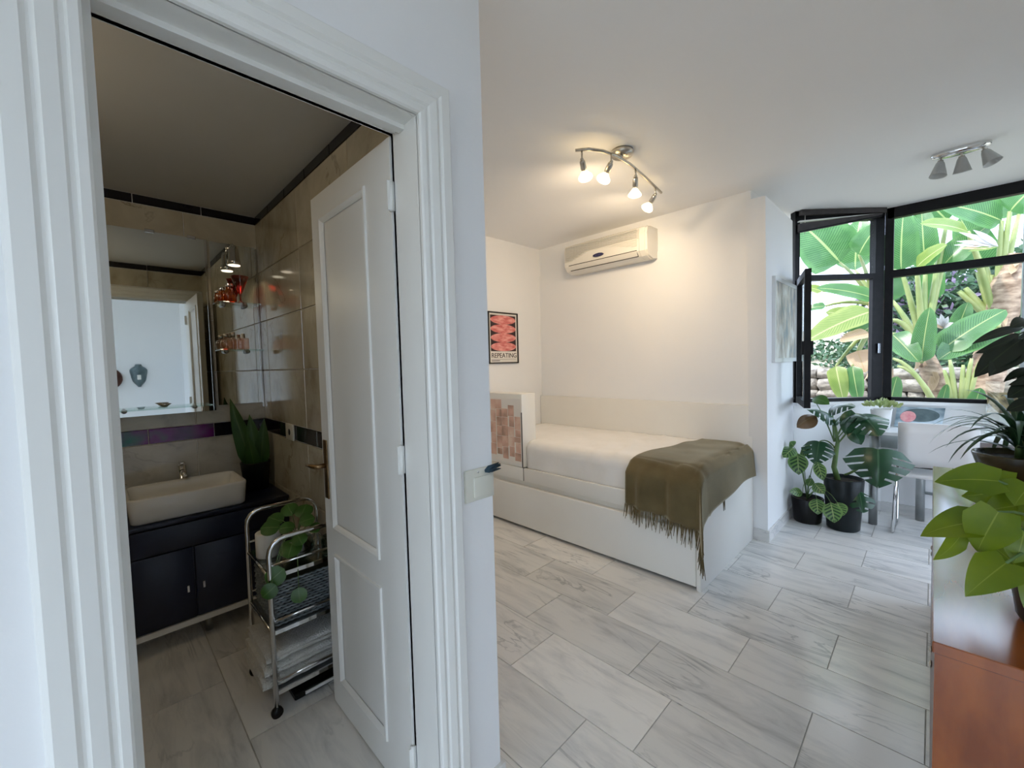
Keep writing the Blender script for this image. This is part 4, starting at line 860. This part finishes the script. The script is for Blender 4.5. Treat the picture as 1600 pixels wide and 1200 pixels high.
# ---- monstera
def pot(root, c, r0, r1, h, m, soil=.03):
    part('pot', MB().lathe([(0, 0), (r0*.9, 0), (r0, .012), (r0+(r1-r0)*.5, h*.5), (r1, h-.006), (r1-.003, h), (r1-.010, h), (r1-.014, h-soil), (0, h-soil)], c, n=26), m, root)
    part('soil', MB().lathe([(0, h-soil+.012), (r1-.015, h-soil+.004)], c, n=18), 'soil', root)
TOC = lambda p: (CAM-Vector(p)).normalized()
mn = thing('potted_monstera', 'tall monstera with split leaves in a dark pot beside the table', 'plant', (-.475, 4.07, 0))
mc = Vector((-.475, 4.07, 0)); pot(mn, mc, .105, .128, .40, 'potd')
def pleaf(root, b, t, wpx, y0_, y1_, shape, m, face, bulge=.1, fold=.1, nt_=9, nu=2, slit=0, stem=None, sm='stem', sr=.005, sag=(0, 0, .05), wave=0):
    B = P(b[0], b[1], 1, y0_); T_ = P(t[0], t[1], 1, y1_); W_ = wpx*((B+T_)/2-CAM).dot(fw)/FPX
    lf = part('leaf', leaf(B, T_, W_, Vector(face), bulge, fold, shape, nt_, nu, slit, wave, b[0]), m, root)
    if stem is not None: part('stalk', MB().tube(curve(stem, B, sag), [sr, sr, sr, sr, sr*.85, sr*.75, sr*.6], 7), sm, lf)
    return lf
ms = mc+Vector((-.02, 0, .37)); trunk = [ms, P(1306, 700, 1, 4.07), P(1300, 660, 1, 4.05)]
part('stem', MB().tube([mc+Vector((-.03, 0, .36)), P(1303, 730, 1, 4.06), P(1309, 690, 1, 4.06), P(1303, 655, 1, 4.05)], [.020, .018, .013, .008], 10), 'stem', mn)
s0 = P(1303, 735, 1, 4.06)
pleaf(mn, (1372, 702), (1372, 760), 92, 3.88, 3.80, 'heart', 'mon', (.1, -.8, .45), .10, -.15, 20, 5, .5, P(1320, 742, 1, 4.05), sag=(0, 0, -.03), sr=.009)
pleaf(mn, (1345, 648), (1374, 680), 62, 4.00, 3.85, 'heart', 'mon', (-.1, -.55, .8), .12, -.25, 20, 5, .5, P(1303, 700, 1, 4.06), sag=(.04, 0, .06), sr=.006)
pleaf(mn, (1318, 648), (1352, 655), 58, 4.08, 3.92, 'heart', 'mon', (0, -.4, .9), .12, -.2, 20, 5, .5, P(1303, 690, 1, 4.06), sag=(.03, 0, .05), sr=.006)
pleaf(mn, (1300, 650), (1262, 640), 52, 4.10, 4.0, 'heart', 'mon', (0, -.35, .9), .12, -.2, 20, 5, .5, P(1303, 690, 1, 4.06), sag=(0, 0, .03), sr=.006)
pleaf(mn, (1300, 635), (1335, 636), 40, 4.25, 4.15, 'heart', 'mon', (0, -.5, .8), .1, -.2, 20, 5, .5, P(1303, 690, 1, 4.06), sag=(0, 0, .03), sr=.005)
pleaf(mn, (1280, 690), (1275, 725), 48, 4.05, 3.95, 'heart', 'mon', (.1, -.75, .5), .1, -.15, 20, 5, .5, P(1305, 700, 1, 4.06), sag=(0, 0, .03), sr=.005)
pleaf(mn, (1270, 622), (1296, 632), 20, 4.2, 4.15, 'oval', 'pil', (0, -.7, .7), .1, .1, 8, 2, 0, P(1303, 690, 1, 4.06), sag=(0, 0, .03), sr=.004)
pleaf(mn, (1276, 650), (1245, 668), 26, 4.06, 4.0, 'oval', 'monb', (.1, -.7, .6), .18, -.5, 9, 2, 0, P(1303, 690, 1, 4.06), sag=(0, 0, .06), sr=.004)
pleaf(mn, (1330, 668), (1346, 695), 22, 4.0, 3.96, 'oval', 'mon', (.1, -.8, .3), .1, -.2, 8, 2, 0, P(1305, 690, 1, 4.06), sag=(.02, 0, .05), sr=.004)
pleaf(mn, (1330, 640), (1320, 678), 22, 4.0, 3.96, 'oval', 'mon', (.1, -.8, .3), .1, -.2, 8, 2, 0, None)
pleaf(mn, (1342, 765), (1348, 800), 36, 4.02, 3.95, 'oval', 'mon', (.2, -.9, .2), .08, -.1, 14, 3, .4, P(1325, 755, 1, 4.05), sag=(0, 0, .03), sr=.004)
# ---- calathea
ca = thing('potted_calathea', 'calathea with striped leaves in a low black pot by the side wall', 'plant', (-.70, 4.06, 0))
pot(ca, Vector((-.705, 4.065, 0)), .095, .112, .20, 'potk')
cs0 = Vector((-.705, 4.05, .18))
for b, t, wp, y0_, y1_ in (((1246, 708), (1248, 742), 27, 4.0, 3.92), ((1240, 700), (1224, 715), 21, 3.92, 3.78), ((1252, 702), (1266, 708), 24, 4.05, 4.03), ((1277, 722), (1286, 751), 17, 3.92, 3.86), ((1254, 770), (1233, 768), 14, 3.95, 3.84),
                           ((1272, 755), (1288, 772), 18, 3.9, 3.84), ((1276, 779), (1278, 804), 22, 3.88, 3.82), ((1298, 785), (1304, 817), 26, 3.86, 3.82), ((1308, 785), (1318, 806), 20, 3.88, 3.86), ((1268, 748), (1262, 760), 12, 4.0, 3.95), ((1240, 698), (1234, 690), 14, 3.95, 3.86)):
    pleaf(ca, b, t, wp, y0_, y1_, 'oval', 'cal', (.15, -.85, .35), .10, -.12, 8, 2, 0, cs0, sag=(0, -.02, .10), sr=.0028)

# ================================================================== SIDEBOARD
SZ = .75; SX0, SX1, SY0, SY1 = .008, .46, 1.205, 3.115
sb = thing('wooden_sideboard', 'glossy red brown wooden sideboard carrying potted plants', 'sideboard', (.24, 2.16, 0))
part('top', MB().rbox(SX0, SX1, SY0, SY1, SZ-.025, SZ, .002, 1), 'wood', sb)
part('side_panel', MB().box(SX0+.004, SX1-.002, SY0+.003, SY0+.024, .06, SZ-.025), 'wood', sb); part('side_panel', MB().box(SX0+.004, SX1-.002, SY1-.024, SY1-.003, .06, SZ-.025), 'wood', sb)
part('back', MB().box(SX1-.012, SX1-.004, SY0+.024, SY1-.024, .06, SZ-.025), 'edge', sb); part('bottom', MB().box(SX0+.006, SX1-.012, SY0+.024, SY1-.024, .06, .08), 'edge', sb)
for q_ in range(4):
    ya = SY0+.026+.465*q_
    d_ = part('door', MB().rbox(SX0+.004, SX0+.022, ya+.002, ya+.461, .082, SZ-.03, .002, 1), 'edge', sb)
    part('knob', MB().ball((SX0+.001, ya+(.42 if q_ % 2 == 0 else .04), .46), .004, .010, .010), 'nickel', d_)
for x in (SX0+.03, SX1-.03):
    for y in (SY0+.04, SY1-.04): part('foot', MB().box(x-.02, x+.02, y-.02, y+.02, 0, .06), 'edge', sb)
# ---- pothos, nearest
pt = thing('potted_pothos', 'bright yellow-green pothos in a dark blue pot at the sideboard front', 'plant', (.225, 1.44, SZ))
pcn = Vector((.225, 1.44, SZ+.001)); pot(pt, pcn, .085, .105, .17, 'potd')
ptop = pcn+Vector((0, 0, .16))
def dleaf(root, b, t, wpx, db, dt, shape, m, roll=0, bulge=.1, fold=.1, stem=None, sm='stem', sr=.003, sag=(0, 0, .04), nt_=10, nu=2, wave=0):
    """leaf from base pixel to tip pixel, at the given distances along the view direction"""
    def D(p, d): return CAM+(RT*(p[0]-800)-UP*(p[1]-600)+fw*FPX)*(d/FPX)
    B, T_ = D(b, db), D(t, dt); W_ = wpx*(db+dt)/2/FPX; f_ = TOC((B+T_)/2)
    f_ = Matrix.Rotation(roll, 3, (T_-B).normalized()) @ f_
    lf = part('leaf', leaf(B, T_, W_, f_, bulge, fold, shape, nt_, nu, 0, wave, b[0]), m, root)
    if stem is not None: part('stalk', MB().tube(curve(stem, B, sag), sr, 6), sm, lf)
    return lf
for b, t, wp, db, dt, rl in (((1560, 752), (1460, 753), 60, .86, .92, .5), ((1582, 760), (1502, 775), 70, .88, .90, -.5), ((1540, 815), (1438, 838), 62, .84, .90, .6), ((1560, 800), (1527, 862), 68, .80, .84, .1),
                             ((1500, 838), (1458, 875), 30, .86, .88, -.5), ((1590, 790), (1535, 800), 50, .86, .88, .2), ((1572, 880), (1508, 932), 62, .80, .80, .1), ((1600, 830), (1585, 880), 58, .82, .82, -.2), ((1610, 760), (1585, 790), 60, .84, .84, .3),
                             ((1600, 900), (1540, 845), 46, .90, .90, .4), ((1640, 800), (1600, 830), 70, .84, .84, .0), ((1540, 830), (1490, 842), 26, .88, .90, -.3), ((1640, 900), (1600, 950), 60, .8, .8, 0), ((1660, 780), (1640, 720), 60, .86, .86, 0)):
    dleaf(pt, b, t, wp, db, dt, 'heart', 'pot', rl, .10, .16, ptop, sr=.0028, sag=(0, 0, .03))
# ---- dracaena in a round black pot
dn = thing('potted_dracaena', 'arching narrow-leaved dracaena in a black bowl pot on the sideboard', 'plant', (.275, 2.86, SZ))
dc = Vector((.275, 2.86, SZ+.001)); pot(dn, dc, .105, .145, .145, 'poto'); dtp = dc+Vector((0, 0, .13))
rn = random.Random(4)
def strap(root, base_, az, el, Ln, W_, drop, m, n=9):
    d = Vector((math.cos(az)*math.cos(el), math.sin(az)*math.cos(el), math.sin(el))); sd_ = Vector((-math.sin(az), math.cos(az), 0))
    mb = MB(); mb.uv = []; p = Vector(base_)
    for i in range(n+1):
        t_ = i/n; hw = W_/2*max(.03, SH['strap'](t_)); nr = sd_.cross(d)
        for u in (-1, 0, 1): mb.v.append(p+sd_*(u*hw)-nr*(.25*hw*(0 if u else 1))); mb.uv.append((t_, u))
        p = p+d*(Ln/n); d = (d-Vector((0, 0, drop/n))).normalized()
    for i in range(n):
        for j in (0, 1): mb.f.append((i*3+j, i*3+j+1, i*3+j+4, i*3+j+3)); mb.sm.append(True)
    return part('leaf', mb, m, root)
part('stem', MB().tube([dtp-Vector((0, 0, .02)), dtp+Vector((0, 0, .10))], [.016, .012], 8), 'stem', dn)
for q_ in range(48):
    az = q_*2.4+rn.uniform(-.3, .3); el = rn.uniform(.15, 1.25); strap(dn, dtp+Vector((0, 0, .02+.09*rn.random())), az, el, rn.uniform(.24, .38), .030, rn.uniform(1.4, 2.8), 'spi')
# ---- tall dark rubber plant at the right edge
fc = thing('potted_rubber_plant', 'dark rubber plant with drooping leaves at the right edge on the sideboard', 'plant', (.36, 2.05, SZ))
fcc = Vector((.35, 2.05, SZ+.001)); pot(fc, fcc, .08, .10, .18, 'potk')
part('trunk', MB().tube([fcc+Vector((0, 0, .15)), fcc+Vector((.01, 0, .35)), fcc+Vector((-.005, 0, .60)), fcc+Vector((0, 0, .80))], [.012, .011, .009, .006], 8), 'stem', fc)
for b, t, wp, db, dt, rl in (((1598, 512), (1518, 538), 16, 1.62, 1.60, .5), ((1592, 522), (1523, 552), 18, 1.62, 1.60, -.4), ((1597, 530), (1522, 590), 34, 1.6, 1.58, .2), ((1600, 540), (1545, 588), 36, 1.62, 1.55, .2), ((1605, 500), (1578, 512), 20, 1.62, 1.6, .3),
                             ((1612, 575), (1568, 597), 14, 1.6, 1.58, .5), ((1615, 585), (1575, 602), 14, 1.62, 1.6, -.4), ((1615, 600), (1574, 622), 26, 1.6, 1.6, .2), ((1612, 628), (1572, 642), 20, 1.6, 1.6, .1), ((1608, 560), (1600, 520), 30, 1.62, 1.62, 0), ((1640, 560), (1600, 640), 44, 1.6, 1.6, 0), ((1640, 500), (1690, 470), 44, 1.6, 1.6, 0), ((1640, 620), (1700, 650), 44, 1.6, 1.6, 0)):
    zc = 1.35+(560-b[1])*.0022
    dleaf(fc, b, t, wp, db, dt, 'oval', 'fic', rl, .08, .12, Vector((fcc.x, fcc.y, min(zc, 1.5))), sr=.003, sag=(0, 0, .02))

# ================================================================== GARDEN
gr = struct('ground', MB().box(-40, 40, -40, 50, -.6, -.25), 'earth')
# dry stone retaining wall, stone by stone, and the planted bank behind it
YS = 8.3
sw_ = thing('dry_stone_wall', 'dry stone garden wall of pale irregular stones beyond the window', 'wall', (-.6, YS+.2, -.25))
part('core', MB().box(-3.6, 3.2, YS+.16, YS+.5, -.25, 1.05), 'earth', sw_)
rn = random.Random(21); base_bm = bmesh.new(); bmesh.ops.create_cube(base_bm, size=1); bmesh.ops.subdivide_edges(base_bm, edges=base_bm.edges[:], cuts=1, use_grid_fill=True)
for v in base_bm.verts: v.co = v.co*.55+v.co.normalized()*.5*.45*1.25
smesh = []
for k in range(8):
    b2 = base_bm.copy()
    for v in b2.verts: v.co += Vector((rn.uniform(-.06, .06), rn.uniform(-.06, .06), rn.uniform(-.06, .06)))
    me = bpy.data.meshes.new('stone'); b2.to_mesh(me); b2.free(); me.materials.append(M['stone']); [setattr(p, 'use_smooth', True) for p in me.polygons]; smesh.append(me)
z = -.25
while z < 1.08:
    h = rn.uniform(.13, .20); x = -3.4
    while x < 2.6:
        w_ = rn.uniform(.16, .36)
        o = bpy.data.objects.new('stone', rn.choice(smesh)); COL.objects.link(o); o.parent = sw_
        o.location = Vector((x+w_/2, YS+.12+rn.uniform(-.03, .03), z+h/2))-OFF[sw_.name]; o.scale = (w_*.99, .30, h*.99); o.rotation_euler = (0, rn.uniform(-.08, .08), rn.choice((0, math.pi)))
        x += w_*.97
    z += h*.95
rows = []
for i in range(24):
    yy = YS+.2+i*.55; rows.append([Vector((-14+k*1.2, yy, 1.02+.11*(yy-YS)*(1+.10*max(0, -14+k*1.2))+.12*noise.noise(Vector((k*.6, yy*.6, 3)))-max(0, -2-(-14+k*1.2))*.02)) for k in range(30)])
struct('ground_bank', MB().grid(rows), 'earth')
def bush(lab, c, rx, ry, rz, n, m, size, seed, m2=None):
    rn = random.Random(seed); c = Vector(c); t = thing('garden_bush', lab, 'bush', (c.x, c.y, c.z-rz), 'bushes on the bank')
    part('stem', MB().tube([c-Vector((0, 0, rz+.15)), c-Vector((0, 0, rz*.4)), c+Vector((.05, 0, rz*.3))], [.05, .04, .015], 7), 'bark', t)
    for mm, nn in ((m, n), (m2, n//4)):
        if not mm: continue
        mb = MB(); mb.uv = []
        for k in range(nn):
            d = Vector((rn.gauss(0, 1), rn.gauss(0, 1), rn.gauss(0, 1))).normalized()*(rn.random()**.4)*(1+.25*noise.noise(Vector((k*.01, seed, 0))))
            p = c+Vector((d.x*rx, d.y*ry, d.z*rz)); a = Vector((rn.uniform(-1, 1), rn.uniform(-1, 1), rn.uniform(-.4, 1))).normalized()*size*rn.uniform(.6, 1.3); b = a.orthogonal().normalized()*size*.45
            b = Matrix.Rotation(rn.uniform(0, 6.28), 3, a.normalized()) @ b; i0 = len(mb.v)
            mb.v += [p-a, p-b, p+a, p+b]; mb.uv += [(0, .3), (.5, -1), (1, .3), (.5, 1)]; mb.f.append((i0, i0+1, i0+2, i0+3)); mb.sm.append(False)
        part('foliage' if mm == m else 'blossom', mb, mm, t, kind='stuff')
bush('wide green bush with mauve blossom behind the strelitzia', P(1470, 500, 1, 10.6), 1.2, .8, 1.05, 3200, 'bushg', .085, 1, 'bushp')
bush('dense green bush at the right behind the peeling trunk', P(1620, 490, 1, 11.0), 1.2, .9, 1.3, 2600, 'bushg', .09, 2)
bush('low dark bush right above the stone wall centre', P(1360, 565, 1, 9.3), .75, .5, .42, 1200, 'bushg', .055, 3)
bush('low spreading green bush above the stone wall at left', P(1290, 558, 1, 10.6), 1.1, .7, .35, 1200, 'bushg', .06, 4)
bush('dark bush low between the strelitzia stems', P(1480, 578, 1, 9.7), .85, .5, .45, 1300, 'bushg', .055, 5)
bush('green bush with mauve blossom beside the window post', P(1405, 510, 1, 11.2), .9, .9, .8, 1500, 'bushg', .085, 6, 'bushp')
bush('low dark bush at the foot of the peeling trunk', P(1590, 578, 1, 9.8), .9, .5, .6, 1300, 'bushg', .06, 7)
# giant strelitzia clumps
def clump(lab, loc): return thing('strelitzia', lab, 'plant', loc, 'strelitzia clumps')
def gl(root, b, t, wp, y0_, y1_, m='str', face=(-.1, -.8, .5), bulge=.06, fold=.18, stem=None, wave=.03, sag=(0, 0, .05), sr=.03):
    return pleaf(root, b, t, wp, y0_, y1_, 'banana', m, face, bulge, fold, 16, 3, 0, stem, 'stemp', sr, sag, wave)
def trunk(root, pts, y, r):
    path = [P(a, b, 1, y) for a, b in pts]; part('trunk', MB().tube(path, r, 12), 'bark', root)
    rn = random.Random(len(pts)+int(pts[0][0]))
    for k in range(14):                          # peeling bark sheaths
        u = rn.random()*(len(path)-1); i = int(u); p = path[i].lerp(path[i+1], u-i); a = rn.uniform(3.4, 6.0); rr_ = (r if not isinstance(r, list) else r[i])*1.02
        q_ = p+Vector((math.cos(a), math.sin(a), 0))*rr_; ln = rn.uniform(.12, .28)
        part('bark_flake', leaf(q_+Vector((0, 0, ln*.5)), q_+Vector((math.cos(a), math.sin(a), 0))*.05-Vector((0, 0, ln*.5)), .08, Vector((math.cos(a), math.sin(a), .2)), -.1, -.3, 'strap', 4, 1), 'strd', root)
ya = 6.6; g0 = P(1480, 645, 1, ya)
ka = clump('strelitzia clump with leaning trunk in the middle of the large pane', (g0.x, ya, -.25))
trunk(ka, [(1520, 770), (1482, 645), (1462, 595), (1440, 548)], ya, [.13, .11, .10, .085])
at = P(1442, 552, 1, ya)
for b, t, wp, yb, yt, m in (((1408, 422), (1412, 330), 46, 6.5, 6.4, 'str'), ((1446, 420), (1440, 322), 36, 6.8, 6.9, 'str'), ((1432, 418), (1480, 382), 30, 6.4, 6.2, 'str2'), ((1474, 414), (1545, 352), 40, 6.9, 7.0, 'str'), ((1440, 566), (1453, 480), 30, 6.2, 6.2, 'str'),
                            ((1394, 470), (1398, 410), 34, 6.7, 6.8, 'str'), ((1394, 522), (1436, 566), 34, 6.3, 6.1, 'str'), ((1455, 470), (1462, 400), 30, 7.2, 7.3, 'str'), ((1480, 345), (1425, 300), 50, 7.0, 6.9, 'str')):
    gl(ka, b, t, wp, yb, yt, m, stem=at)
for a, b in ((1398, 560), (1402, 568)): pass
for tx_, ty_ in ((1392, 500), (1388, 530)): part('petiole', MB().tube(curve(at, P(tx_, ty_, 1, 6.5), (0, 0, .1)), [.035, .034, .032, .03, .028, .025, .02], 7), 'stemp', ka)
yb_ = 7.0
kb = clump('strelitzia clump with thick peeling trunk at the right of the large pane', P(1540, 700, 1, yb_)-Vector((0, 0, .3)))
trunk(kb, [(1520, 760), (1530, 640), (1545, 570), (1562, 500), (1580, 450), (1606, 400)], yb_, [.18, .16, .14, .12, .17, .16])
bt = P(1556, 505, 1, yb_)
for b, t, wp, yb, yt, m in (((1470, 548), (1572, 484), 46, 6.3, 6.5, 'str'), ((1560, 512), (1466, 562), 50, 6.6, 6.2, 'str'), ((1495, 522), (1513, 472), 26, 6.8, 6.8, 'str'), ((1512, 362), (1438, 350), 32, 6.6, 6.3, 'str2'), ((1565, 345), (1465, 318), 56, 6.9, 6.7, 'str'), ((1592, 335), (1540, 286), 50, 7.2, 7.2, 'str'),
                            ((1578, 330), (1625, 285), 56, 6.9, 6.8, 'str'), ((1540, 420), (1500, 340), 46, 7.4, 7.4, 'str')):
    gl(kb, b, t, wp, yb, yt, m, stem=bt)
for tx_, ty_ in ((1528, 425), (1540, 415), (1548, 430), (1498, 455), (1508, 450)): part('petiole', MB().tube(curve(bt, P(tx_, ty_, 1, 7.0), (0, 0, 0)), [.045, .043, .04, .037, .033, .03, .024], 7), 'stemp', kb)
def blossom(root, c, spikes):
    for dx, dy, m in spikes:
        a = P(c[0], c[1], 1, 6.3); b = P(c[0]+dx, c[1]+dy, 1, 6.2); part('petal', leaf(a, b, .05, (0, -1, .3), .05, .2, 'oval', 5, 1), m, root)
blossom(kb, (1560, 385), ((-62, -22, 'flower'), (-66, -8, 'flower'), (-60, 4, 'strd'), (-70, -2, 'flower'), (-40, -26, 'flower'), (-48, 8, 'str2')))
blossom(ka, (1474, 512), ((-12, -16, 'flower'), (-4, -22, 'flower'), (8, -18, 'flower'), (16, -8, 'flower'), (-16, -4, 'strd')))
kc = clump('young strelitzia shoots low in the middle of the large pane', P(1495, 690, 1, 6.1))
ct_ = P(1490, 680, 1, 6.1)
for tx_, ty_, c2 in ((1395, 560, 1), (1402, 572, 1), (1484, 562, 0), (1505, 570, 0), (1518, 560, 0), (1530, 566, 0), (1475, 578, 0), (1508, 590, 0)):
    part('petiole', MB().tube(curve(P(1468+(tx_-1395)*.3, 650, 1, 6.1), P(tx_, ty_, 1, 6.1), (0, 0, .12 if c2 else .05)), [.026, .025, .024, .022, .02, .018, .012], 7), 'stemp', kc)
for b, t, wp in (((1522, 640), (1532, 606), 22), ((1392, 628), (1402, 588), 24), ((1470, 640), (1480, 600), 14)): gl(kc, b, t, wp, 6.0, 6.0)
yc = 6.9
kd = clump('strelitzia clump seen through the slanted corner window', P(1372, 700, 1, yc)-Vector((0, 0, .3)))
trunk(kd, [(1390, 760), (1378, 620), (1372, 520), (1368, 470)], yc, [.14, .12, .10, .08]); dt_ = P(1368, 478, 1, yc)
for b, t, wp, yb, yt, m in (((1312, 410), (1246, 345), 80, 6.6, 6.3, 'str'), ((1336, 422), (1344, 342), 48, 6.9, 7.0, 'str'), ((1342, 398), (1374, 350), 44, 6.5, 6.4, 'str'), ((1366, 466), (1276, 450), 28, 6.6, 6.3, 'str'), ((1364, 486), (1262, 532), 46, 6.3, 6.0, 'str2'), ((1366, 500), (1290, 488), 30, 6.8, 6.7, 'str2'),
                            ((1340, 548), (1352, 582), 32, 6.2, 6.1, 'strd'), ((1332, 572), (1342, 628), 24, 6.1, 6.0, 'str'), ((1306, 572), (1318, 626), 26, 6.1, 6.0, 'str2'), ((1285, 455), (1255, 448), 14, 6.8, 6.8, 'str2'), ((1290, 478), (1258, 484), 14, 6.7, 6.7, 'str'), ((1370, 505), (1335, 530), 40, 6.4, 6.2, 'str'),
                            ((1358, 520), (1312, 534), 22, 6.15, 6.0, 'strd')):
    gl(kd, b, t, wp, yb, yt, m, stem=dt_ if b[1] < 520 else P(1366, 510, 1, yc), sr=.022)
